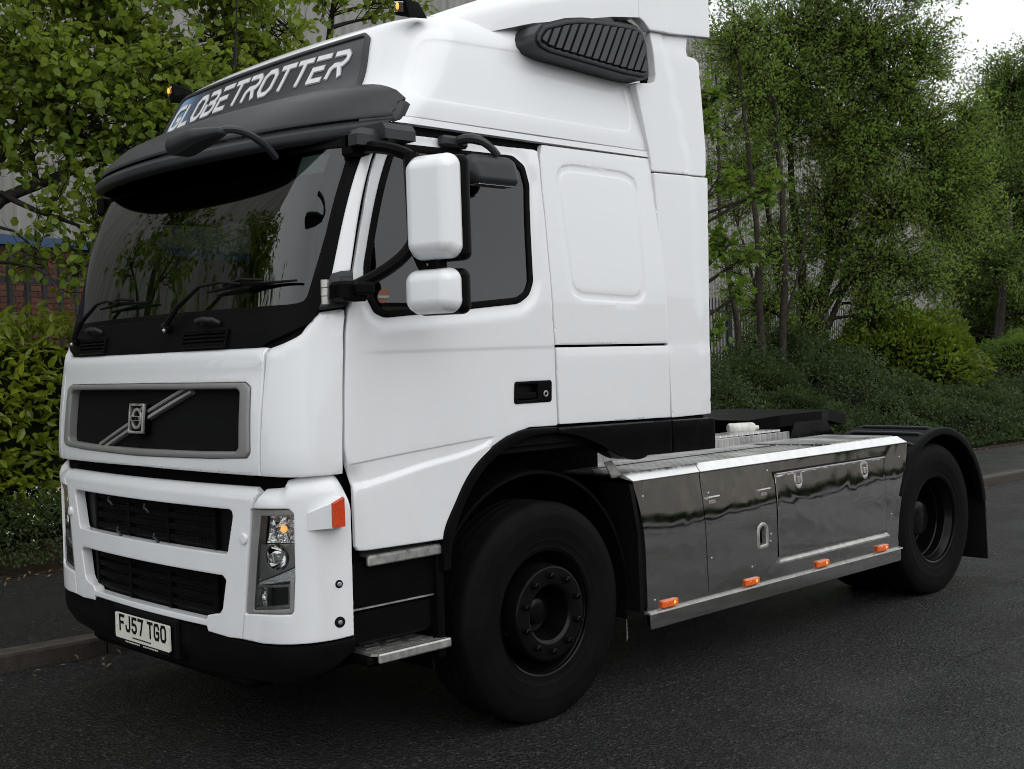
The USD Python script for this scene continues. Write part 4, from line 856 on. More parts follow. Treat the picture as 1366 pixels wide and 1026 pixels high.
# ---- polished side skirt on each side: sheets, locker door, catches, rail and marker lamps
XS = 1.240
def bulge(u, v):
    """the sheet bellies out a little and leans in towards its top, as thin polished steel does"""
    lean = -.024 * sstep((v - .74) / .38) ** 1.2
    return lean + .004 * np.sin((u - .7) * 2.1) * np.sin((v - .3) * 4.1) + .0022 * np.sin(u * 4.3 + 1.) * sstep((v - .6) / .3)
sk_front = [(.628, 1.064), (.655, .98), (.672, .90), (.684, .80), (.690, .70), (.692, .418)]
locker = sbox(1.858, .484, 3.092, .998)
sheet1 = Polygon(sk_front + [(1.195, .418), (1.172, 1.062)])
sheet2 = Polygon([(1.178, 1.062), (1.201, .418), (3.228, .418), (3.26, .60), (3.33, .82), (3.404, 1.006), (3.408, 1.060)]).difference(locker.buffer(.004))
vent = rnd(Polygon([(1.665, .595), (1.665, .685), (1.672, .71), (1.70, .728), (1.73, .722), (1.750, .70), (1.752, .60)]), .01)
for side, fl in ((1, lambda m: m), (-1, mirror)):
    SKT = obj('side_skirt', fl(panel(sheet1, flat_x(XS), h=.04, bev=0, thick=.02, disp=bulge)), 'chrome', T, True if False else 40)
    obj('skirt_sheet', fl(panel(sheet2.difference(vent), flat_x(XS), h=.04, bev=0, thick=.02, disp=bulge)), 'chrome', SKT, 40)
    obj('locker_door', fl(panel(rnd(sbox(1.864, .514, 3.086, .992), .004), flat_x(XS), h=.04, bev=.004, thick=.02, d0=.006, disp=bulge)), 'chrome', SKT, 40)
    obj('door_top_edge', fl(bx(1.868, 3.082, XS - .006, XS - .006 + .001, 0, .001)) if False else fl(bx(XS - .016, XS + .006, 1.868, 3.082, .990, .999, .002)), 'silver', SKT, 20)
    obj('door_sill', fl(hull([(XS - .01, 1.858, .514), (XS - .01, 3.09, .514), (XS + .022, 1.858, .492), (XS + .022, 3.09, .492), (XS + .020, 1.858, .482), (XS + .020, 3.09, .482), (XS - .01, 1.858, .480), (XS - .01, 3.09, .480)])), 'silver', SKT, 20)
    obj('locker_frame', fl(panel(sbox(1.846, .474, 3.104, 1.010).difference(sbox(1.862, .50, 3.088, .996)), flat_x(XS - .012), bev=0, thick=.02, h=.06)), 'ink', SKT)
    for y0, z0 in ((2.098, .942), (2.842, .930)):
        shield = rnd(Polygon([(y0 - .042, z0 + .055), (y0 + .042, z0 + .055), (y0 + .045, z0 - .01), (y0 + .025, z0 - .045), (y0, z0 - .055), (y0 - .025, z0 - .045), (y0 - .045, z0 - .01)]), .008)
        LKc = obj('paddle_latch', fl(panel(shield.difference(rnd(sbox(y0 - .022, z0 - .026, y0 + .022, z0 + .036), .008)), flat_x(XS + .008), bev=.006, thick=.03, h=.015, d0=.0, disp=lambda u, v: bulge(u, v) * .9)), 'silver', SKT, SM)
        obj('latch_paddle', fl(panel(rnd(sbox(y0 - .019, z0 - .024, y0 + .019, z0 + .030), .006), flat_x(XS - .010), bev=.004, thick=.02, h=.015, disp=lambda u, v: bulge(u, v) - .5 * np.abs(v - z0) * 0)), 'chrome', LKc, SM)
        obj('latch_lever', fl(bx(XS - .025, XS + .002, y0 - .006, y0 + .008, z0 - .020, z0 + .022, .004)), 'silver', LKc, 20)
    VN = obj('skirt_vent', fl(panel(vent.buffer(.010).difference(vent.buffer(-.012)), flat_x(XS + .006), bev=.006, thick=.03, h=.015, disp=bulge)), 'silver', SKT, SM)
    obj('vent_back', fl(bx(XS - .05, XS - .045, 1.64, 1.78, .57, .75)), 'fencegrey', VN)
    for y0, z0 in ((1.262, .914), (1.742, .908)):
        HG = obj('tie_bracket', fl(tube([(XS - .03, y0 - .05, z0 - .012), (XS + .004, y0 - .045, z0 + .012), (XS + .006, y0 + .045, z0 + .014), (XS - .03, y0 + .055, z0 - .006)], .006, 6)), 'silver', SKT, 40)
        obj('bracket_tab', fl(bx(XS - .024, XS - .002, y0 - .03, y0 + .03, z0 - .026, z0 - .004, .004)), 'silver', HG, 20)
    obj('side_rail', fl(panel(Polygon([(.700, .308), (3.243, .308), (3.247, .386), (.692, .386)]), flat_x(XS + .012), h=.06, bev=.003, thick=.02, disp=lambda u, v: .002 * np.sin(u * 3))), 'chrome', SKT, 40)
    obj('rail_lip', fl(hull([(XS - .02, .688, .400), (XS - .02, 3.25, .400), (XS + .020, .688, .394), (XS + .020, 3.25, .394), (XS + .022, .688, .386), (XS + .022, 3.25, .386), (XS - .02, .688, .384), (XS - .02, 3.25, .384)])), 'silver', SKT, 20)
    obj('rail_strip', fl(bx(XS - .014, XS - .002, .694, 3.24, .398, .438, .002)), 'chrome', SKT, 20)
    for y0 in (.86, 1.589, 2.313, 3.018):
        ML = obj('side_marker', fl(bx(XS - .004, XS + .020, y0 - .062, y0 + .062, .402, .438, .006)), 'amber', T, 20)
        for dy in (-.028, .028):
            b_ = trimesh.creation.icosphere(1, .0085); b_.vertices *= [.5, 1.2, 1]; b_.apply_translation((XS + .019, y0 + dy, .421)); obj('marker_bulb', fl(b_), 'lit_small' if dy > 0 else 'amber', ML, True)
    for y0, z0 in ((.70, .985), (1.60, .50), (1.785, .62), (1.79, .66), (3.16, .62), (.75, .45), (3.3, .98), (1.80, 1.02), (1.23, .60), (1.235, .95)):
        rv = trimesh.creation.icosphere(1, .0065); rv.vertices *= [.5, 1, 1]; rv.apply_translation((XS + float(bulge(np.array(y0), np.array(z0))) + .001, y0, z0)); obj('rivet', fl(rv), 'silver', SKT, True)
    # folded bright top edge, and the tread-plate deck behind it
    e0 = XS - .016
    ed = lambda y0, y1, ya, yb_: hull([(e0, y0, 1.070), (e0, y1, 1.070), (e0 - .035, ya, 1.113), (e0 - .035, yb_, 1.113), (e0, y0, 1.066), (e0, y1, 1.066), (e0 - .040, ya, 1.09), (e0 - .040, yb_, 1.09)])
    obj('skirt_top_edge', fl(ed(.628, 1.172, .575, 1.172)), 'bright', SKT, 20)
    obj('skirt_top_edge', fl(ed(1.178, 3.408, 1.178, 3.34)), 'bright', SKT, 20)
    obj('front_flange', fl(ext(Polygon([(.52, 1.17), (.575, 1.175), (.66, 1.085), (.575, 1.085)]), lambda u, v, w: (e0 - .10 + w, u, v), .006)), 'silver', SKT)
    obj('skirt_front_return', fl(ext(Polygon([(.60, 1.06), (.63, 1.05), (.69, .80), (.692, .40), (.66, .40), (.655, .80)]), lambda u, v, w: (XS - .22 + w, u, v), .20)), 'ink', SKT)
    DK = obj('deck_plate', fl(bx(.56, e0 - .038, .62, 3.10, 1.088, 1.100, .003)), 'tread', T, 20)
    obj('deck_end_plate', fl(hull([(.62, 2.50, 1.106), (e0 - .02, 2.62, 1.086), (e0 - .085, 2.60, 1.112), (.62, 3.38, 1.106), (e0 - .02, 3.39, 1.086), (e0 - .085, 3.36, 1.112), (e0 - .02, 2.62, 1.070), (e0 - .02, 3.39, 1.070)])), 'tread', DK, 20)
    obj('deck_riser', fl(bx(.548, .560, .95, 3.04, 1.09, 1.150, .002)), 'tread', DK, 20)
    obj('deck_seam', fl(bx(.80, .812, .70, 2.5, 1.1005, 1.103)), 'ink', DK)
obj('walkway', bx(-.55, .548, 1.05, 2.55, 1.142, 1.155, .003), 'tread', T, 20)
obj('walkway_edge', hull([(.36, 2.02, 1.156), (.548, 2.02, 1.156), (.36, 3.05, 1.156), (.548, 2.95, 1.156), (.36, 2.02, 1.168), (.545, 2.02, 1.168), (.36, 3.05, 1.168), (.545, 2.95, 1.168)]), 'tread', T, 20)
for x0 in (-.42, .35): obj('rail_top', bx(x0, x0 + .07, 2.55, 4.75, .975, 1.03, .01), 'dark', T, 20)

# ---- fifth wheel and the white bottle beside it
FW = obj('fifth_wheel', ext(rnd(Polygon([(-.50, 3.02), (-.50, 3.55), (-.40, 3.80), (-.36, 4.12), (-.20, 4.14), (-.07, 3.72), (.07, 3.72), (.20, 4.14), (.36, 4.12), (.40, 3.80), (.50, 3.55), (.50, 3.02), (.34, 2.86), (-.34, 2.86)]), .04), lambda u, v, w: (u, v, 1.180 + w), .080), 'black', T, 30)
fwm = stage.GetPrimAtPath(FW); fp = np.array(UsdGeom.Mesh(fwm).GetPointsAttr().Get())
fp[:, 2] -= .055 * sstep((fp[:, 1] - 3.75) / .4) + .03 * sstep((3.05 - fp[:, 1]) / .2)
UsdGeom.Mesh(fwm).GetPointsAttr().Set(Vt.Vec3fArray.FromNumpy(fp.astype(np.float32)))
obj('plate_skirt', ext(rnd(sbox(-.44, 2.95, .44, 3.62), .05), lambda u, v, w: (u, v, 1.12 + w), .094), 'gloss', FW, 30)
for sx in (-1, 1): obj('fifth_wheel_bracket', hull([(sx * .50, 3.2, 1.20), (sx * .50, 3.6, 1.20), (sx * .38, 3.2, 1.20), (sx * .38, 3.6, 1.20), (sx * .52, 3.05, 1.0), (sx * .52, 3.75, 1.0), (sx * .35, 3.05, 1.0), (sx * .35, 3.75, 1.0)]), 'gloss', FW, 30)
obj('mounting_plate', bx(-.52, .52, 2.9, 4.2, 1.03, 1.05), 'dark', FW)
BT = obj('grease_bottle', lathe_x([(-.001, 0), (0, .030), (.012, .036), (.17, .036), (.185, .030), (.19, .014), (.215, .014), (.216, 0)], (0, 0, 0), 20), 'offwhite', T, 30)
pb = UsdGeom.Mesh(stage.GetPrimAtPath(BT)); pts = np.array(pb.GetPointsAttr().Get()); a_ = math.radians(58)
pb.GetPointsAttr().Set(Vt.Vec3fArray.FromNumpy((np.stack([pts[:, 0] * math.cos(a_) - pts[:, 1] * math.sin(a_) + .36, pts[:, 0] * math.sin(a_) + pts[:, 1] * math.cos(a_) + 2.62, pts[:, 2] + 1.19], 1)).astype(np.float32)))
n_ = np.array(pb.GetNormalsAttr().Get()); pb.GetNormalsAttr().Set(Vt.Vec3fArray.FromNumpy(np.stack([n_[:, 0] * math.cos(a_) - n_[:, 1] * math.sin(a_), n_[:, 0] * math.sin(a_) + n_[:, 1] * math.cos(a_), n_[:, 2]], 1).astype(np.float32)))

# ---- rear mudguards
for side, fl in ((1, lambda m: m), (-1, mirror)):
    a = np.linspace(math.radians(158), math.radians(8), 44); R = .655
    cen = np.stack([WB + .055 - R * 0 + np.cos(a) * R * 1.02, ZC - .03 + np.sin(a) * R], 1)
    ridge = np.zeros(44)
    for q0 in (14, 20, 26, 32): ridge[q0] = .0
    o_ = cen + 0; i_ = np.stack([WB + .055 + np.cos(a) * (R - .014), ZC - .03 + np.sin(a) * (R - .014)], 1)
    prof = Polygon(np.vstack([o_, i_[::-1]]))
    FD = obj('mudguard', fl(ext(prof, lambda u, v, w: (.62 + w, u, v), .60)), 'black', T, 30)
    lip = Polygon(np.vstack([np.stack([WB + .055 + np.cos(a) * (R + .004), ZC - .03 + np.sin(a) * (R + .004)], 1), np.stack([WB + .055 + np.cos(a) * (R - .055), ZC - .03 + np.sin(a) * (R - .050)], 1)[::-1]]))
    obj('mudguard_lip', fl(panel(lip, flat_x(1.243), h=.03, bev=.012, thick=.05)), 'black', FD, 40)
    for ad in (133, 121, 109, 97):
        aa = math.radians(ad); yc_, zc_ = WB + .055 + math.cos(aa) * (R + .004), ZC - .03 + math.sin(aa) * (R + .004)
        obj('mudguard_rib', fl(tube([(.66, yc_, zc_ - .008), (.70, yc_, zc_ + .004), (1.17, yc_, zc_ + .004), (1.21, yc_, zc_ - .008)], .011, 8)), 'charcoal', FD, 40)
    obj('mud_flap', fl(hull([(.64, 4.50, .60), (1.235, 4.50, .60), (.64, 4.525, .14), (1.235, 4.525, .14), (.64, 4.512, .60), (1.235, 4.512, .60), (.64, 4.537, .14), (1.235, 4.537, .14)])), 'rubbermat', FD)
    obj('guard_stay', fl(tube([(.4, WB + .4, .9), (.9, WB + .42, 1.0)], .02)), 'dark', FD, 40)
    tl = obj('tail_lamp', fl(bx(.62, .98, 4.74, 4.80, .78, .90, .01)), 'orange_red', T, 20)
# ================================================================ ground, road, footpath, kerbs
def sheet(xs0, xs1, ys, z, m, name, parent='/World', kind=None):
    xs0, xs1, ys = (np.asarray(k, float) for k in (xs0, xs1, ys)); n = len(ys)
    V = np.vstack([np.stack([xs0, ys, np.full(n, z)], 1), np.stack([xs1, ys, np.full(n, z)], 1)])
    F = np.vstack([[[i, n + i, n + i + 1], [i, n + i + 1, i + 1]] for i in range(n - 1)])
    return obj(name, TM(V, F), m, parent, kind=kind)
kerb_x = lambda y: -1.80 + .045 * (np.asarray(y, float) + 1)
bed_x = lambda y: -4.40 + .0975 * (np.clip(y, -1.5, 99) + .4)
FPT = np.array([[-6.55, -16.], [-6.55, -1.1], [-7.1, .92], [-7.1 - .2736 * 60, .92 + 60]])
def fence_pt(t):                                                # t metres along the fence line
    d = np.r_[0, np.cumsum(np.linalg.norm(np.diff(FPT, axis=0), axis=1))]
    return np.stack([np.interp(t, d, FPT[:, 0]), np.interp(t, d, FPT[:, 1])], -1)
fence_x = lambda y: np.interp(y, FPT[:, 1], FPT[:, 0])
obj('ground', TM([(-600, -600, -.03), (600, -600, -.03), (600, 600, -.03), (-600, 600, -.03)], [[0, 1, 2], [0, 2, 3]]), 'ground', kind='structure')
ys = np.linspace(-60, 120, 91)
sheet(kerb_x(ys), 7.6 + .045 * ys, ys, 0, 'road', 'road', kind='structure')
P_ = '/World/footpath'; UsdGeom.Xform.Define(stage, P_); tag(P_, kind='structure')
pv = np.linspace(-40, 60, 201)
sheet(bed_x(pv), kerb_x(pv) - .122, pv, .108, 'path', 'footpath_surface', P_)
KB = '/World/kerb'; UsdGeom.Xform.Define(stage, KB); tag(KB, kind='structure')
for k in range(46):
    y0 = -9 + k * .915; g = .006; dz = rng.normal(0, .0025); dx = rng.normal(0, .003)
    if y0 + .9 > -3.2 and y0 < 26 and not (2.2 < y0 < 7.5):
        xa, xb_ = float(kerb_x(y0)) + dx, float(kerb_x(y0 + .915)) + dx
        P = []
        for yq, xq in ((y0 + g, xa), (y0 + .915 - g, xb_)):
            P += [(xq, yq, -.05), (xq - .125, yq, -.05), (xq - .125, yq, .113 + dz), (xq - .022, yq, .113 + dz), (xq - .006, yq, .104 + dz), (xq, yq, .088 + dz)]
        obj('kerb_stone', hull(P), 'kerb', KB)
yk = np.linspace(-60, 120, 91)
obj('kerb_bedding', trimesh.util.concatenate([bx(float(kerb_x(a)) - .118 + .0, float(kerb_x(a)) - .012, a, a + 2, -.04, .085) for a in np.arange(-40, 60, 2.)]), 'kerb', KB)
# an old joint in the tarmac, with a ragged edge
r = np.random.default_rng(5); jx = np.interp(JY := np.linspace(-1.2, 9, 140), [-1.2, 9], [2.16, 2.30]) + np.cumsum(r.normal(0, .004, 140)); jw = .0015 + .006 * np.clip(meshkit.noise(np.stack([JY * 2.3, JY * 0, JY * 0], -1), 4) - .3, 0, 1) + .003 * r.uniform(0, 1, 140) ** 2
obj('tarmac_joint', TM(np.vstack([np.stack([jx - jw, JY, np.full(140, .004)], 1), np.stack([jx + jw, JY, np.full(140, .004)], 1)]), np.vstack([[[k, 140 + k, 141 + k], [k, 141 + k, k + 1]] for k in range(139) if meshkit.noise(np.array([JY[k] * 1.7, 0., 0.]), 6) > .42])), 'ink', kind='structure')
# planted bed, rising a little towards the fence
gy, gt = np.meshgrid(np.linspace(-16, 56, 145), np.linspace(0, 1, 24), indexing='ij')
X0, X1 = bed_x(gy), fence_x(gy) - 8.0 * 0 - .3
gx = X0 + (X1 - X0) * gt
depth = X0 - gx
gz = .112 + .30 * sstep(depth / 3.0) + .05 * (meshkit.fbm(np.stack([gx * 1.5, gy * 1.5, gx * 0], -1), 3, 3) - .5) * np.clip(depth * 3, 0, 1)
n1 = gt.shape[1]; i, j = np.meshgrid(np.arange(144), np.arange(n1 - 1), indexing='ij'); a = (i * n1 + j).ravel()
obj('planted_bed', TM(np.stack([gx.ravel(), gy.ravel(), gz.ravel()], 1), np.vstack([np.stack([a, a + 1, a + n1 + 1], 1), np.stack([a, a + n1 + 1, a + n1], 1)])), 'soil', smooth=True, kind='structure')
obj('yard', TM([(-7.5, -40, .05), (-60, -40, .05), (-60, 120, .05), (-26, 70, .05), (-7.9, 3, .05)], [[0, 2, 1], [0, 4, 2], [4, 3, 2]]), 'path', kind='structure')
# the far side of the road, behind the camera (seen in the polished steel and the glass)
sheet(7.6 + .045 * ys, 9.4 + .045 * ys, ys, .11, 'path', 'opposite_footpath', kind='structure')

# ================================================================ plants
def leaf_mesh(pos, L, shape, up=.55, jitter=.9, dirs=None, droop=.25, r=None):
    """one leaf at every point; shape: oval, long, lobed or small"""
    r = r or rng; N = len(pos); L = np.broadcast_to(L, (N,)) * r.uniform(.7, 1.25, N)
    W = {'oval': .80, 'long': .42, 'lobed': .95, 'small': .52}[shape]
    if shape == 'small':
        T = np.array([[0, 0, 0], [.5, .5 * W, .06], [1, 0, -.05], [.5, -.5 * W, .06]]); F = np.array([[0, 2, 1], [0, 3, 2]])
    elif shape == 'lobed':
        T = np.array([[0, 0, 0], [.12, .42, .03], [.38, .26, .02], [.62, .50, .0], [.70, .17, .0], [1, 0, -.10], [.70, -.17, 0], [.62, -.50, 0], [.38, -.26, .02], [.12, -.42, .03]]); F = np.array([[0, 2, 1], [0, 4, 2], [2, 4, 3], [0, 5, 4], [0, 6, 5], [0, 8, 6], [6, 8, 7], [0, 9, 8]])
    else:
        T = np.array([[0, 0, 0], [.30, 0, -.015], [.72, 0, -.03], [1, 0, -.12], [.28, .46 * W, .06], [.68, .40 * W, .045], [.28, -.46 * W, .06], [.68, -.40 * W, .045]])
        F = np.array([[0, 1, 4], [1, 5, 4], [1, 2, 5], [2, 3, 5], [0, 6, 1], [1, 6, 7], [1, 7, 2], [2, 7, 3]])
    d = r.normal(0, 1, (N, 3)) * jitter if dirs is None else dirs + r.normal(0, 1, (N, 3)) * jitter
    d[:, 2] -= droop; d /= np.linalg.norm(d, axis=1, keepdims=True) + 1e-9
    n = r.normal(0, 1, (N, 3)) * (1 - up); n[:, 2] += up + .15
    n -= d * (n * d).sum(1, keepdims=True); n /= np.linalg.norm(n, axis=1, keepdims=True) + 1e-9
    b = np.cross(n, d)
    V = pos[:, None] + L[:, None, None] * (T[None, :, 0, None] * d[:, None] + T[None, :, 1, None] * b[:, None] + T[None, :, 2, None] * n[:, None])
    k = len(T)
    return TM(V.reshape(-1, 3), (F[None] + (np.arange(N) * k)[:, None, None]).reshape(-1, 3))
def in_ball(n, r):
    v = r.normal(0, 1, (n, 3)); v /= np.linalg.norm(v, axis=1, keepdims=True); return v * r.uniform(.15, 1, (n, 1)) ** .45
def tree(name, label, loc, limbs, blobs, leafmat_, barkmat, L, shape, twigs=70, per=16, spread=.10, seed=1, group=None, up=.5, twig_r=.006, side=.5, shoot=.34):
    """limbs: lists of (x, y, z, radius) polylines; blobs: (x, y, z, radius) volumes that the twigs fill"""
    r = np.random.default_rng(seed)
    t = thing(name, label, 'tree', loc, group)
    nodes, tubes = [], []
    for li in limbs:
        li = np.asarray(li, float); k = np.r_[0, np.cumsum(np.linalg.norm(np.diff(li[:, :3], axis=0), axis=1))]
        q = np.linspace(0, k[-1], max(6, int(k[-1] / .16)))
        p = np.stack([np.interp(q, k, li[:, c_]) for c_ in range(4)], 1)
        wob = np.cumsum(r.normal(0, .012, (len(p), 3)), 0); wob -= np.linspace(0, 1, len(p))[:, None] * wob[-1]
        p[:, :3] += wob; p[1:-1, :3] = .25 * p[:-2, :3] + .5 * p[1:-1, :3] + .25 * p[2:, :3]
        tubes.append(tube(p[:, :3], p[:, 3], 9)); nodes.append(p)
    obj('trunk', tubes, barkmat, t, True)
    nodes = np.vstack(nodes)
    tw, lp, ld = [], [], []
    for bx_, by_, bz_, br in blobs:
        c_ = np.array([bx_, by_, bz_])
        i = np.argmin(np.linalg.norm(nodes[:, :3] - c_ + [0, 0, .5], axis=1)); a = nodes[i, :3]; ra = min(nodes[i, 3] * .8, .035)
        e = c_ + r.normal(0, br * .12, 3)
        limb = bez(a, a + (c_ - a) * .3 + [0, 0, .1 * br], a * .3 + c_ * .7 + r.normal(0, .12 * br, 3), e, 9)
        tw.append(tube(limb, np.linspace(ra, max(.007, ra * .35), 9), 5))
        nt = max(6, int(twigs * (br / .7) ** 2.3))
        ends = c_ + in_ball(nt, r) * br * [1, 1, .9]
        for e in ends:
            s0 = limb[r.integers(3, 9)]; v = e - s0
            n_ = 6; pth = bez(s0, s0 + v * .35 + r.normal(0, .12 * br, 3), s0 + v * .7 + r.normal(0, .10 * br, 3) + [0, 0, .05], e, n_)
            tw.append(tube(pth, np.linspace(twig_r * 1.5, twig_r * .4, n_), 3, False))
            m = r.poisson(per * .35); f_l = r.uniform(.35, 1.02, m); idx = np.clip(f_l * (n_ - 1), 0, n_ - 1.001); i0 = idx.astype(int); w = (idx - i0)[:, None]
            i1 = np.minimum(i0 + 1, n_ - 1); vd = v / (np.linalg.norm(v) + 1e-9)
            lp.append(pth[i0] * (1 - w) + pth[i1] * w + r.normal(0, spread, (m, 3))); ld.append(np.tile(vd * side, (m, 1)))
            for _ in range(3):                                    # side shoots that carry most of the leaves
                s1 = pth[r.integers(2, n_)]; sv = vd * .7 + r.normal(0, .65, 3) + [0, 0, .15]; sv *= r.uniform(.5, 1.) * shoot / (np.linalg.norm(sv) + 1e-9)
                sp = np.stack([s1, s1 + sv * .5 + [0, 0, .02], s1 + sv])
                tw.append(tube(sp, [twig_r * .6, twig_r * .4, twig_r * .25], 3, False))
                m = r.poisson(per * .24); q_ = r.uniform(.15, 1.05, (m, 1))
                lp.append(s1 + sv * q_ + r.normal(0, spread, (m, 3))); ld.append(np.tile(sv / np.linalg.norm(sv) * side, (m, 1)))
    lp, ld = np.vstack(lp), np.vstack(ld)
    obj('branches', tw, barkmat, t, True, kind='stuff')
    obj('crown', leaf_mesh(lp, L, shape, up, .75, ld, .22, r), leafmat_, t, kind='stuff')
    return t
TREES = []
A_ = [(-5.74, .56, 4.69, .68), (-5.69, 1.34, 4.94, .78), (-5.41, .88, 4.06, .75), (-5.3, 1.73, 4.42, .68), (-5.45, 2.31, 4.9, .59), (-5.65, 2.82, 4.71, .5), (-5.44, 3.06, 5.13, .34), (-4.99, 1.31, 3.63, .52), (-5.09, .91, 3.24, .34), (-5.03, .66, 2.76, .30), (-5.54, .45, 3.83, .40), (-6.21, .06, 4.44, .82), (-5.39, 2.4, 5.64, .74), (-5.45, .89, 5.49, .75), (-6.36, -.12, 3.7, .5), (-5.1, 1.75, 3.95, .45), (-5.02, 1.0, 2.95, .38), (-4.95, 1.25, 3.3, .42), (-5.0, .85, 2.55, .26), (-5.05, 1.5, 4.3, .5), (-5.3, .5, 4.4, .55), (-5.0, 1.15, 2.35, .22), (-5.35, .35, 2.75, .3), (-5.15, .55, 3.3, .3), (-5.1, 1.35, 2.6, .3)]
A_l = [[(-6.25, -.2, .2, .13), (-6.19, -.15, 1.92, .115), (-6.01, -.07, 2.85, .085), (-5.73, .23, 3.32, .055), (-5.46, .67, 3.52, .045), (-5.13, 1.16, 3.78, .036), (-5.07, 1.67, 4.17, .022), (-5.2, 2.1, 4.6, .012)],
       [(-6.01, -.07, 2.85, .07), (-5.95, .4, 3.8, .055), (-5.8, .9, 4.6, .04), (-5.6, 1.3, 5.5, .02)], [(-5.73, .23, 3.32, .03), (-5.4, .5, 3.1, .022), (-5.08, .77, 2.98, .012), (-5.0, .8, 2.7, .006)],
       [(-6.1, -.1, 2.4, .05), (-5.6, .1, 2.75, .02), (-5.16, .38, 2.62, .01), (-5.05, .5, 2.4, .004)], [(-5.9, 0, 3.0, .03), (-5.5, .2, 3.0, .012), (-5.25, .35, 2.75, .005)], [(-5.9, .5, 4., .04), (-5.6, 1.6, 4.7, .03), (-5.5, 2.4, 5.0, .018), (-5.5, 2.9, 5.2, .008)]]
tree('broadleaf_tree', 'broad-leaved green tree over the hedge, left of the lorry, with a low slanting limb', (-6.25, -.2, .2), A_l, A_, 'lime', 'barkdark', .086, 'oval', 60, 16, .035, 11)
B_ = [(-6.7, 4.66, 6.06, .36), (-6.89, 5.47, 6.08, .26), (-6.78, 5.88, 6.3, .36), (-6.86, 3.76, 5.93, .42), (-6.86, 4.51, 6.6, .63), (-6.63, 5.48, 6.83, .65), (-7.0, 4.2, 5.2, .5)]
tree('broadleaf_tree', 'green broadleaf treetop showing just above the name board of the cab', (-6.95, 4.4, .3), [[(-6.95, 4.4, .2, .10), (-6.95, 4.4, 3., .08), (-6.9, 4.6, 5.2, .05), (-6.85, 4.9, 6.6, .02)]], B_, 'lime', 'barkdark', .092, 'oval', 44, 14, .035, 12)
C_ = [(-8.81, 16.24, 7.75, 1.05), (-7.99, 17.11, 8.01, 1.3), (-7.17, 17.95, 7.67, 1.3), (-6.5, 18.65, 7.64, .85), (-8.13, 16.18, 6.15, 1.0), (-7.48, 17.57, 6.06, 1.3), (-6.56, 18.53, 6.01, 1.15), (-6.15, 19.0, 7.11, .5), (-7.53, 16.75, 4.53, 1.0), (-6.63, 17.69, 4.49, 1.12), (-6.3, 18.75, 4.59, .9), (-7.04, 17.22, 3.2, .9), (-6.43, 17.86, 3.31, .75), (-7.74, 16.47, 2.79, .55), (-7.77, 17.39, 9.63, 1.75), (-6.64, 18.55, 9.28, 1.2), (-8.6, 15.6, 5.1, 1.0), (-8.2, 16.2, 3.6, .9), (-7.9, 16.6, 7.0, 1.2), (-6.9, 18.1, 6.9, 1.2), (-7.1, 17.3, 5.3, 1.1), (-6.2, 18.9, 5.3, .9), (-6.9, 17.9, 2.5, .8), (-6.0, 19.2, 3.9, .7), (-7.5, 17.1, 3.9, .9), (-8.7, 16.1, 6.9, 1.1), (-7.6, 16.2, 2.0, .6), (-6.6, 17.4, 2.3, .7), (-6.1, 18.3, 3.0, .7), (-8.3, 15.6, 2.6, .8), (-5.9, 19.3, 6.1, .7), (-6.0, 19.3, 4.9, .8)]
C_l = [[(-7.86, 16.45, .2, .17), (-7.84, 16.5, 1.3, .15), (-7.70, 16.66, 2.65, .12), (-7.49, 17.22, 4.26, .09), (-7.07, 17.99, 5.89, .06), (-6.35, 18.8, 7.34, .022)], [(-7.82, 16.5, 1.4, .10), (-8.05, 16.49, 4.13, .075), (-8.24, 16.52, 6.8, .04), (-8.2, 16.7, 8.4, .015)],
       [(-7.55, 17.0, 3.8, .07), (-7.5, 17.3, 6., .05), (-7.37, 17.74, 8.2, .02)], [(-7.74, 16.6, 2.2, .08), (-7.1, 17.5, 3.6, .055), (-6.47, 18.59, 4.9, .025), (-6.1, 19.0, 5.6, .01)], [(-7.85, 16.4, .7, .08), (-7.4, 16.9, 2.6, .055), (-6.8, 17.6, 4.6, .03), (-6.5, 18.2, 6.2, .012)], [(-8.0, 16.4, .3, .09), (-8.2, 16.1, 2.5, .07), (-8.5, 16.0, 5., .04), (-8.8, 16.1, 7.2, .015)]]
tree('multi_stemmed_tree', 'large many-stemmed tree with small grey-green leaves beyond the rear of the lorry', (-7.86, 16.45, .2), C_l, C_, 'willow', 'bark', .072, 'small', 55, 29, .035, 13, up=.45, twig_r=.009, shoot=.55)
D_b = [(-7.88, 14.31, 7.26, .75), (-7.98, 14.15, 5.77, .61), (-7.51, 14.67, 6.56, .61), (-7.66, 14.46, 4.94, .55), (-8.01, 14.21, 8.62, .95), (-7.3, 14.6, 5.6, .55), (-7.2, 14.2, 3.4, .5), (-7.7, 14.2, 4.3, .6), (-7.9, 13.9, 3.3, .5), (-7.5, 14.5, 7.6, .7)]
D_l = [[(-6.97, 14.34, .2, .085), (-6.97, 14.34, 1.32, .075), (-7.01, 14.53, 3.92, .055), (-7.36, 14.82, 6.42, .025)], [(-7.05, 13.83, .2, .08), (-7.05, 13.83, 1.34, .07), (-7.2, 14.04, 3.92, .05), (-7.62, 14.26, 6.39, .03), (-7.8, 14.3, 8., .012)], [(-7.23, 13.36, .2, .06), (-7.23, 13.36, 1.55, .052), (-7.44, 13.21, 3.64, .035), (-7.47, 13.27, 6.49, .015)],
       [(-7.2, 14., 2.2, .03), (-7.5, 13.9, 3.8, .02), (-7.9, 13.8, 5.4, .01)], [(-7.0, 14.4, 2., .03), (-6.75, 14.7, 3.4, .02), (-6.6, 14.9, 4.8, .008)]]
tree('slender_tree', 'thin tree of several upright dark stems against the fence, behind the back of the cab', (-7.05, 13.9, .2), D_l, D_b, 'willow', 'bark', .068, 'small', 40, 20, .035, 14, up=.45, shoot=.5)
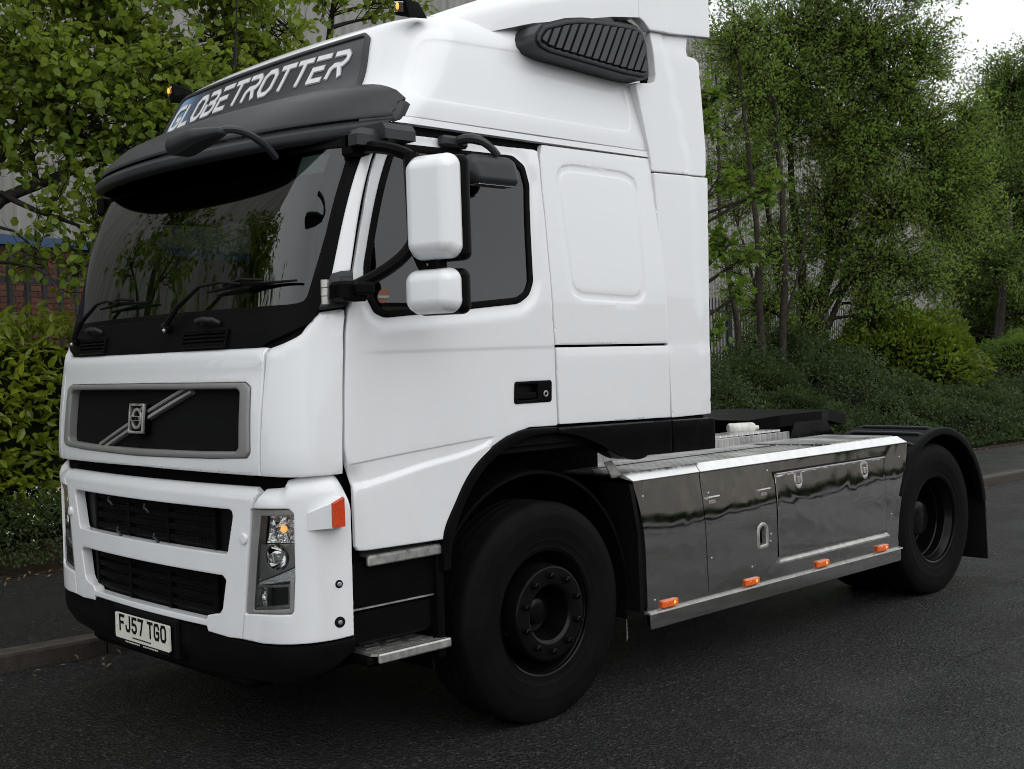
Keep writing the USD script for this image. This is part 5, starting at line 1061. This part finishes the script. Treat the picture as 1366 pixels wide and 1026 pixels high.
E_b = [(-5.04, 9.94, 4.11, .32), (-4.7, 10.29, 3.86, .27), (-4.48, 10.52, 3.98, .20), (-4.92, 10.04, 3.21, .27), (-4.62, 10.05, 3.03, .16), (-4.85, 10.09, 2.53, .27), (-5.05, 9.86, 2.06, .23), (-5.05, 9.97, 5.37, .12), (-5.18, 9.77, 3.28, .45), (-5.2, 9.8, 5.06, .5)]
tree('maple_tree', 'young tree with bright lime leaves poking out from behind the cab', (-5.3, 9.5, .2), [[(-5.3, 9.5, .2, .06), (-5.28, 9.56, 2., .05), (-5.26, 9.69, 3.49, .035), (-5.24, 9.78, 5.38, .012)]], E_b, 'maple', 'bark', .098, 'lobed', 70, 10, .035, 15, up=.75, shoot=.25)
F_b = [(-9.64, 29.87, 8.88, 1.2), (-9.06, 30.43, 7.7, 1.4), (-10.12, 29.33, 7.85, .75), (-8.64, 27.91, 5.58, 1.25), (-8.42, 25.23, 4.91, .75), (-7.96, 27.12, 3.73, 1.1), (-7.6, 24.6, 3.71, .75), (-8.83, 30.72, 9.37, 1.2), (-8.0, 31.0, 7.5, 1.4), (-7.2, 28.5, 5.5, 1.2), (-9.0, 29., 6.6, 1.3), (-8.4, 28., 4.3, 1.2), (-9.6, 29., 4.6, 1.2), (-8.6, 26.5, 2.9, 1.0), (-7.6, 26., 2.4, .9), (-9.6, 27.6, 6.2, 1.2), (-10., 28., 4.9, 1.3), (-9.7, 27.5, 3.4, 1.2), (-9.3, 26.5, 2.0, 1.1), (-10.3, 28.6, 7.2, .9), (-8.2, 29.5, 6.6, 1.3), (-7.6, 30.2, 8.6, 1.2)]
F_l = [[(-7.75, 24.4, .2, .12), (-7.83, 25.05, 2.74, .10), (-8.4, 26.8, 4.9, .07), (-9.21, 28.8, 6.93, .04), (-9.5, 29.6, 8.6, .015)], [(-7.9, 25.4, 3.2, .06), (-7.8, 26.6, 4.2, .04), (-7.6, 28., 5.2, .02)], [(-7.78, 24.5, 1.6, .05), (-7.65, 24.6, 2.8, .035), (-8.1, 25., 4.6, .015)]]
tree('far_green_tree', 'dull green tree at the right edge, farthest along the footpath', (-7.75, 24.4, .2), F_l, F_b, 'farleaf', 'bark', .090, 'small', 60, 32, .045, 16, up=.5, twig_r=.010, shoot=.65)
# more of the same row in front of the lorry: outside the frame, seen in the windscreen
for k, (x0, y0, sd_) in enumerate(((-5.9, -3.6, 21), (-6.0, -6.6, 22), (-6.1, -10.0, 23))):
    bl = [(x0 + a, y0 + b, c_, d) for a, b, c_, d in ((0, 0, 4.6, .9), (.5, .7, 5.2, .8), (.3, -.8, 4.9, .8), (-.2, .2, 5.9, .9), (.9, .1, 4.0, .6), (.4, .9, 3.8, .5), (.2, -.9, 3.6, .5))]
    tree('roadside_tree', ['green broadleaf tree leaning over the hedge level with the front of the lorry', 'second green tree along the hedge ahead of the lorry', 'third green tree along the hedge ahead of the lorry'][k], (x0, y0, .2),
         [[(x0, y0, .2, .12), (x0 + .05, y0, 2.4, .09), (x0 + .1, y0 + .1, 4.4, .05), (x0, y0 + .1, 6., .015)]], bl, 'lime', 'barkdark', .10, 'oval', 34, 13, .04, sd_)

# ---- laurel hedge on the left
HC = np.array([[-5.62, -13.], [-5.55, -1.2], [-5.98, .92], [-6.55, 3.2]])
def hedge_pt(t):
    d = np.r_[0, np.cumsum(np.linalg.norm(np.diff(HC, axis=0), axis=1))]; t = np.asarray(t) * d[-1]
    return np.stack([np.interp(t, d, HC[:, 0]), np.interp(t, d, HC[:, 1])], -1)
HG_ = thing('laurel_hedge', 'yellow-green laurel hedge with large leaves along the footpath, left of the lorry', 'hedge', (-5.6, -1, .2))
r = np.random.default_rng(31)
hl = np.linspace(0, 1, 46); core = []
for a, b in zip(hl[:-1], hl[1:]):
    p, q_ = hedge_pt(a), hedge_pt(b)
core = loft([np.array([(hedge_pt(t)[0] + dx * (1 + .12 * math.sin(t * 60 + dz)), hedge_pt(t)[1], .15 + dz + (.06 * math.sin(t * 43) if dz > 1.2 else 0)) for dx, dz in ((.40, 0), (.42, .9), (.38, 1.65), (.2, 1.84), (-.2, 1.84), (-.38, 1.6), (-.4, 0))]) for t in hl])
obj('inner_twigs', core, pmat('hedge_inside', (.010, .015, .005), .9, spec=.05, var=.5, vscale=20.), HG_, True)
N = 17000; t_ = r.uniform(0, 1, N); near = t_ > .45
c_ = hedge_pt(t_); u_ = r.uniform(0, 1, N)
top_ = u_ > .80
hgt = np.where(top_, 2.02 + r.normal(0, .07, N), .35 + r.uniform(0, 1, N) ** .9 * 1.70)
lump = .10 * (meshkit.fbm(np.stack([c_[:, 0] * 2.2, c_[:, 1] * 2.2, hgt * 2.2], -1), 3, 5) - .5) * 2
off = np.where(top_, r.uniform(-.5, .52, N), .50 + lump + r.normal(0, .045, N)) - np.where(~top_ & (hgt > 1.8), .10, 0)
pos = np.stack([c_[:, 0] + off, c_[:, 1], hgt + .12 + np.where(top_, lump, 0)], 1)
dirs = np.stack([np.where(top_, .1, .55), r.normal(0, .35, N), np.where(top_, .6, .15)], 1)
big = np.where((c_[:, 1] > -1.6) & (c_[:, 1] < 1.6) & (off > .40))[0][:300]
rest = np.setdiff1d(np.arange(N), big)
obj('hedge_leaves', leaf_mesh(pos[rest], .125, 'long', .45, .50, dirs[rest], .12, r), 'laurel', HG_, kind='stuff')
lm = leaf_mesh(pos[big] + [.03, 0, 0], .132, 'long', .45, .45, dirs[big], .10, r)
vv, ff = lm.vertices.reshape(-1, 8, 3), lm.faces.reshape(-1, 8, 3)[0]
LV = [leafmat('laurel_leaf_tone_%d' % k, c0, c1, (.15, .19, .02), .32, .24, .32) for k, (c0, c1) in enumerate([((.15, .19, .016), (.21, .245, .02)), ((.25, .28, .022), (.31, .33, .03)), ((.13, .17, .014), (.17, .20, .018))])]
for k in range(len(big)):
    obj('leaf', TM(vv[k], ff), LV[k % 3], HG_)

# ---- low shrubs, ground cover, bushes
def cover_band(name, label, cat_like, y0, y1, x_front, x_back, hfun, N, L, m, seed, kind='stuff'):
    pass
r = np.random.default_rng(41)
# (a) flowering ground cover at the foot of the hedge
N = 26000; y = r.uniform(-6., 3.2, N); w = r.uniform(0, 1, N)
xf = bed_x(y) - .06; xb_ = np.interp(y, HC[:, 1], HC[:, 0]) + .45
x = xf + (xb_ - xf) * w
h = (.10 + .40 * sstep(w * 1.9)) * (.65 + .7 * meshkit.fbm(np.stack([x * 2.5, y * 2.5, x * 0], -1), 3, 8))
z = .13 + h * r.uniform(.5, 1.05, N)
GCv = thing('flowering_ground_cover', 'low dark ground cover dotted with tiny white flowers at the foot of the hedge', 'ground cover', (-4.8, -1, .1), kind='stuff')
obj('leaves', leaf_mesh(np.stack([x, y, z], 1), .042, 'small', .55, .9, None, .05, r), 'cover', GCv, kind='stuff')
k = r.choice(N, 900, False); k = k[h[k] > .15]
fl_ = leaf_mesh(np.stack([x, y, .14 + h * 1.08], 1)[k].repeat(3, 0) + r.normal(0, .006, (len(k) * 3, 3)), .017, 'small', .9, 1., None, -.2, r)
obj('flowers', fl_, 'petal', GCv, kind='stuff')
# (b) the wide bank of shrubs between the footpath and the fence, behind and beyond the lorry
N = 170000; y = 4.5 + 36 * r.uniform(0, 1, N) ** 1.5; w = r.uniform(0, 1, N) ** 1.15
xf = bed_x(y) - .10 - .25 * meshkit.noise(np.stack([y * .9, y * 0, y * 0], -1), 3); xb_ = np.maximum(fence_x(y) + .4, xf - 5.5)
x = xf + (xb_ - xf) * w; dpt = xf - x
def bank_h(x, y, dpt): return (.50 * sstep((dpt + .12) / .9) + .75 * sstep((dpt - .9) / 2.2)) * (.25 + 1.0 * meshkit.fbm(np.stack([x * 1.1, y * 1.1, x * 0], -1), 4, 9) + .55 * meshkit.noise(np.stack([x * 2.7, y * 2.7, x * 0], -1), 12)) * (1 - .42 * sstep((y - 13.5) / 4))
h = bank_h(x, y, dpt)
z = .15 + h * np.maximum(.45, 1.10 - np.abs(r.normal(0, .16, N)))
SB_ = thing('shrub_bank', 'dense bank of small-leaved dark shrubs between the footpath and the palisade fence', 'shrubs', (-5, 14, .1), kind='stuff')
obj('leaves', leaf_mesh(np.stack([x, y, z], 1), np.where(y < 15, .060, .080), 'small', .35, .9, None, -.15, r), 'cover', SB_, kind='stuff')
ny, nx = 120, 26
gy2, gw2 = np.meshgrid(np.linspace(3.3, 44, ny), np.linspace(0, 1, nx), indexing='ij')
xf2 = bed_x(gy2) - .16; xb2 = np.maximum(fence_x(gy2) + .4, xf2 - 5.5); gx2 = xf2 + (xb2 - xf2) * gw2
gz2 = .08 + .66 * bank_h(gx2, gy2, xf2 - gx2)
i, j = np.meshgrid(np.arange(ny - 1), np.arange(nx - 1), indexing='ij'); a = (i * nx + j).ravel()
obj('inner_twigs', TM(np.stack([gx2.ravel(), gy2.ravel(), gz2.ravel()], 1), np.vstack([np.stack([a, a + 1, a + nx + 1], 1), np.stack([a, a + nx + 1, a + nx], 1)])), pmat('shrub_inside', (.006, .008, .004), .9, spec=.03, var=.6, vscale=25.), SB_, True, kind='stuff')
# (c) rounded bushes
def bush(name, label, c_, rx, rz, N, L, shape, m, seed, up=.4, amp=.36):
    r = np.random.default_rng(seed); t = thing(name, label, 'bush', (c_[0], c_[1], .2))
    v = r.normal(0, 1, (N, 3)); v /= np.linalg.norm(v, axis=1, keepdims=True); v[:, 2] = np.where(v[:, 2] < -.35, -v[:, 2], v[:, 2])
    bump = 1 + amp * (meshkit.fbm(v * 2.6 + seed, 4, seed) - .5) * 2
    rad = bump * (1 - np.abs(r.normal(0, .10, N))) + .06 * r.uniform(0, 1, N) ** 6
    P = np.array(c_) + v * rad[:, None] * [rx, rx, rz]
    obj('foliage', leaf_mesh(P, L, shape, up, .45, v * .8 + [0, 0, .35], .05, r), m, t, kind='stuff')
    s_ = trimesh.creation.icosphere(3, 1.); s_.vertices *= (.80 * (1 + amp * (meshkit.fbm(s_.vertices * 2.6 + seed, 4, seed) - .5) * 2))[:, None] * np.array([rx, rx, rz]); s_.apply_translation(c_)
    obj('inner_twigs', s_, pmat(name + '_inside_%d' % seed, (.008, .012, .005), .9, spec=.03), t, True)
    obj('stem', [tube([(c_[0] + a, c_[1] + b, .1), (c_[0] + a * 2, c_[1] + b * 2, c_[2])], [.05, .02], 6) for a, b in ((0, 0), (.15, .1), (-.12, .1))], 'bark', t, True)
bush('laurel_bush', 'large rounded yellow-green laurel bush among the dark shrubs, beyond the rear mudguard', (-6.80, 18.10, 1.30), 1.50, 1.12, 7800, .125, 'long', 'laurelbush', 51)
bush('dark_bush', 'dull dark bush at the right edge, beyond the round laurel bush', (-6.9, 24.4, .95), 1.25, 1.0, 9000, .075, 'small', 'farleaf', 52)
bush('dark_bush', 'dark leafy bush in front of the fence, just behind the back of the cab', (-6.3, 12.6, .95), .75, .62, 5200, .06, 'small', 'cover', 53)
bush('dark_bush', 'dark bush at the foot of the many-stemmed tree, left of the round laurel bush', (-7.35, 15.95, 1.15), .75, .75, 5200, .065, 'small', 'cover', 54)
bush('spreading_shrub', 'dark spreading shrub low in the bank, just left of the fifth wheel', (-5.2, 11.6, .62), .85, .45, 3600, .055, 'small', 'cover', 55, amp=.6)
bush('spreading_shrub', 'dark spreading shrub low in the bank, seen just over the fifth wheel', (-4.9, 14.6, .50), .9, .40, 3600, .06, 'small', 'cover', 56, amp=.6)
bush('spreading_shrub', 'low shrub at the foot of the round laurel bush, on its near side', (-4.9, 16.9, .50), .95, .40, 3600, .06, 'small', 'cover', 57, amp=.6)
bush('spreading_shrub', 'small narrow-leaved shrub at the front of the bank, right of the laurel bush', (-4.6, 19.8, .5), .7, .42, 2200, .06, 'long', 'cover', 58, amp=.6)
bush('spreading_shrub', 'tall dull shrub by the fence, between the thin tree and the many-stemmed tree', (-7.6, 14.9, 1.3), .8, .8, 3600, .065, 'small', 'cover', 59, amp=.5)
# (d) fallen leaves and scraps on the edge of the footpath
N = 500; y = np.r_[r.uniform(-4, 3, 200), r.uniform(8, 24, 300)]; x = bed_x(y) + np.abs(r.normal(0, .22, N)) - .05
G_N = 160; gy_ = np.r_[r.uniform(-3.2, .5, 60), r.uniform(7., 16, 100)]; gx_ = kerb_x(gy_) + np.abs(r.normal(0, .12, G_N)) + .03
LT = obj('fallen_leaves', leaf_mesh(np.vstack([np.stack([x, y, np.full(N, .118)], 1), np.stack([gx_, gy_, np.full(G_N, .010)], 1)]), .040, 'small', 1.2, 1., None, .0, r), pmat('dry_leaf', (.12, .075, .035), .7, var=.5, vscale=30.), kind='stuff'); tag(LT, 'scattered brown leaves along the back edge of the footpath and in the gutter', 'fallen leaves')

# ================================================================ palisade fence
FN = thing('palisade_fence', 'tall steel palisade fence behind the hedge and trees', 'fence', (-7.1, .92, .05))
tot = 14.9 + 2.09 + 54.
def pale(x, y, ang, z0, z1, w=.075):
    a = np.array([math.cos(ang), math.sin(ang)]); n_ = np.array([a[1], -a[0]])
    P = [(-w / 2, 0), (-w / 6, .014), (w / 6, .014), (w / 2, 0)]
    F = []; V = []
    for zz in (z0, z1 - .09): V += [(x + a[0] * u + n_[0] * v, y + a[1] * u + n_[1] * v, zz) for u, v in P]
    V += [(x + a[0] * u + n_[0] * v, y + a[1] * u + n_[1] * v, z1 - (0 if k in (0, 3) else .035)) for k, (u, v) in enumerate([(-w / 2.2, .01), (-w / 6, .014), (w / 6, .014), (w / 2.2, .01)])]
    for lv in (0, 4):
        for k in range(3): F += [[lv + k, lv + k + 1, lv + k + 5], [lv + k, lv + k + 5, lv + k + 4]]
    return TM(np.array(V), np.array(F))
tt = np.arange(9.5, tot, .205)
blue_from = 14.9 + 2.09 + 41.5
for q in tt[:300]:
    p = fence_pt(q); e = fence_pt(q + .05) - p; ang = math.atan2(e[1], e[0])
    obj('pale', pale(p[0], p[1], ang, .15, 3.0 + rng.normal(0, .004)), 'fence' if q < 22 else ('blue' if q > blue_from else 'fencegrey'), FN, label='blue-painted pale' if q > blue_from else None)  # left pales use a darker copy: leaf shade painted into the colour
for z0 in (.55, 2.66):
    for q0, q1 in ((0.2, 14.9), (14.9, 16.99), (16.99, tot)):
        a, b = fence_pt(q0), fence_pt(q1); d = (b - a) / np.linalg.norm(b - a); n_ = np.array([-d[1], d[0]])
        P = [(*(pp + n_ * o), z0 + dz) for pp in (a, b) for o in (.004, .05) for dz in (-.03, .03)]
        obj('rail', hull(P), 'fence', FN)
for q0 in np.arange(1.5, tot, 2.75):
    p = fence_pt(q0); obj('post', bx(p[0] - .16, p[0] - .06, p[1] - .05, p[1] + .05, .05, 2.9), 'fence', FN)

# ================================================================ the industrial building behind the fence
d_ = np.array([-.2637, .9646]); nn = np.array([.9646, .2637]); O = np.array([-9.6, .24])
wp = lambda t, o=0.: O + d_ * t + nn * o
T0, T1, ZB, ZT_ = -8., 64., 3.32, 11.
WH = thing('warehouse', 'long pale grey metal-clad warehouse with a red brick base and blue trim', 'building', (O[0], O[1], .05))
def wallbox(t0, t1, o0, o1, z0, z1):
    return hull([(*wp(t, o), z) for t in (t0, t1) for o in (o0, o1) for z in (z0, z1)])
ang = math.atan2(d_[1], d_[0])
M['brickfar'] = mat('brickwork', {'g': ('geometry', {}), 'mp': ('mapping', {'mapping_type': 'texture', 'location': (float(O[0]), float(O[1]), 0.), 'rotation': (0, 0, ang)}), 'sx': ('separate_xyz', {}), 'cx': ('combine_xyz', {}),
    'b': ('brick_texture', {'color1': (.085, .028, .015), 'color2': (.070, .022, .013), 'mortar': (.085, .072, .06), 'scale': 1., 'mortar_size': .010, 'brick_width': .225, 'row_height': .075}), 'p': ('principled_bsdf', {'roughness': .8})},
    [('g.position', 'mp.vector'), ('mp.vector', 'sx.vector'), ('sx.x', 'cx.x'), ('sx.z', 'cx.y'), ('cx.vector', 'b.vector'), ('b.color', 'p.base_color')])
TB = 7.0
W1 = obj('brick_wall', [wallbox(T0, 1.0, -.3, 0, 0, ZB), wallbox(4.2, TB, -.3, 0, 0, ZB), wallbox(1.0, 4.2, -.3, 0, 0, 1.85)], 'brickfar', WH)
obj('mortar_bed', wallbox(1.0, 4.2, -.3, -.012, 1.85, ZB), 'mortar', W1)
row = 0; z = 1.858
while z < ZB - .06:
    t = 1.0 + (.1125 if row % 2 else 0)
    while t < 4.0:
        o = rng.normal(0, .0015)
        obj('brick', wallbox(t + .005, t + .220, -.05, o, z, z + .065), 'brick%d' % rng.integers(0, 3), W1); t += .225
    z += .075; row += 1
obj('blue_trim', wallbox(T0, TB, -.02, .075, ZB + .003, ZB + .125), 'blue', WH)
pit = .250
def ribbed(t0, n, z0, z1):
    pr = []
    for k in range(n): pr += [(t0 + k * pit, .040), (t0 + k * pit + .135, .040), (t0 + k * pit + .162, .076), (t0 + k * pit + .222, .076)]
    pr.append((t0 + n * pit, .040)); pr = np.array(pr); m = len(pr)
    V = np.array([(*wp(t, o), zz) for zz in (z0, z1) for t, o in pr])
    return TM(V, np.vstack([[[k, k + 1, m + k + 1], [k, m + k + 1, m + k]] for k in range(m - 1)]))
k = 0; t = T0
while t < T1 - .5:
    obj('cladding_sheet', ribbed(t, 4, ZB + .127 if t < TB - .5 else .2, ZT_ - .2), 'clad', WH); t += 4 * pit; k += 1
obj('backing', [wallbox(T0, TB, -.25, .03, ZB, ZT_ - .1), wallbox(TB + .001, T1, -.25, .03, 0, ZT_ - .1)], 'claddark', WH)
obj('eaves_trim', wallbox(T0, T1, -.3, .14, ZT_ - .2, ZT_), 'claddark', WH)
obj('corner_flashing', wallbox(T1 - .1, T1 + .25, -.3, .12, .1, ZT_), 'blue', WH)
obj('roof', hull([(*wp(t, o), zz) for t in (T0, T1) for o, zz in ((.2, ZT_), (-14, ZT_ + 2.2), (-28, ZT_))]), 'roofsheet', WH)
# a darker shed farther on, in the gap at the right
S2 = thing('dark_shed', 'dark grey clad shed seen low between the trees at the right edge', 'building', (-24, 84, .05))
obj('shed_wall', hull([(x_, y_, z_) for x_, y_ in ((-40, 78), (-8, 88), (-14, 104), (-46, 94)) for z_ in (0, 7.2)]), 'claddark', S2)
obj('shed_roof', hull([(-41, 77.5, 7.2), (-7.6, 87.6, 7.2), (-13.6, 104.6, 7.2), (-46.6, 94.6, 7.2), (-27, 85, 8.6), (-27, 97, 8.6)]), 'roofsheet', S2)
# far row of trees that closes the end of the road
for k, (x0, y0, hh) in enumerate(((2, 78, 8), (9, 84, 9), (-6, 70, 8.5), (16, 80, 7.5))):
    bl = [(x0 + a, y0 + b, hh * c_, hh * .26) for a, b, c_ in ((0, 0, .55), (1.6, .4, .5), (-1.6, 0, .5), (.4, .2, .78))]
    tree('distant_tree', ['distant rounded tree past the end of the shrub bank', 'distant tree farther along the road, beyond the first', 'distant tree nearest the dark shed', 'distant tree on the far side of the road'][k], (x0, y0, 0), [[(x0, y0, 0, .25), (x0, y0, hh * .5, .18), (x0, y0, hh * .8, .05)]], bl, 'farleaf', 'bark', .30, 'small', 6, 14, .2, 61 + k, twig_r=.02, shoot=1.2)
# across the road behind the camera: a clipped hedge and a low wall, reflected in the skirts and glass
OH = thing('clipped_hedge', 'clipped dark hedge across the road', 'hedge', (10.4, 5, .1))
r = np.random.default_rng(71); N = 9000; y = r.uniform(-22, 48, N); u_ = r.uniform(0, 1, N)
pos = np.stack([10.0 + .045 * y + np.where(u_ > .5, r.uniform(0, .9, N), r.normal(0, .05, N)), y, np.where(u_ > .7, .5 + r.normal(0, .05, N), r.uniform(.1, .5, N))], 1)
obj('foliage', leaf_mesh(pos, .14, 'small', .4, .8, np.tile([-.4, 0, .2], (N, 1)), .0, r), 'cover', OH, kind='stuff')
obj('inner_twigs', hull([(x_ + .045 * y_, y_, z_) for y_ in (-22, 48) for x_ in (10.03, 10.9) for z_ in (.1, .47)]), 'dark', OH)

AW = thing('roadside_wall', 'long grey-brown rendered wall on the far side of the road, behind its hedge', 'wall', (19, 10, 0))
obj('wall_face', hull([(x_ + .045 * y_, y_, z_) for y_ in (-14, 60) for x_ in (18.5, 19.5) for z_ in (0, 3.2)]), pmat('brown_render', (.30, .275, .245), .8, var=.3, vscale=.6), AW)
obj('wall_coping', hull([(x_ + .045 * y_, y_, z_) for y_ in (-14.1, 60.1) for x_ in (18.42, 19.58) for z_ in (3.203, 3.32)]), 'kerb', AW)
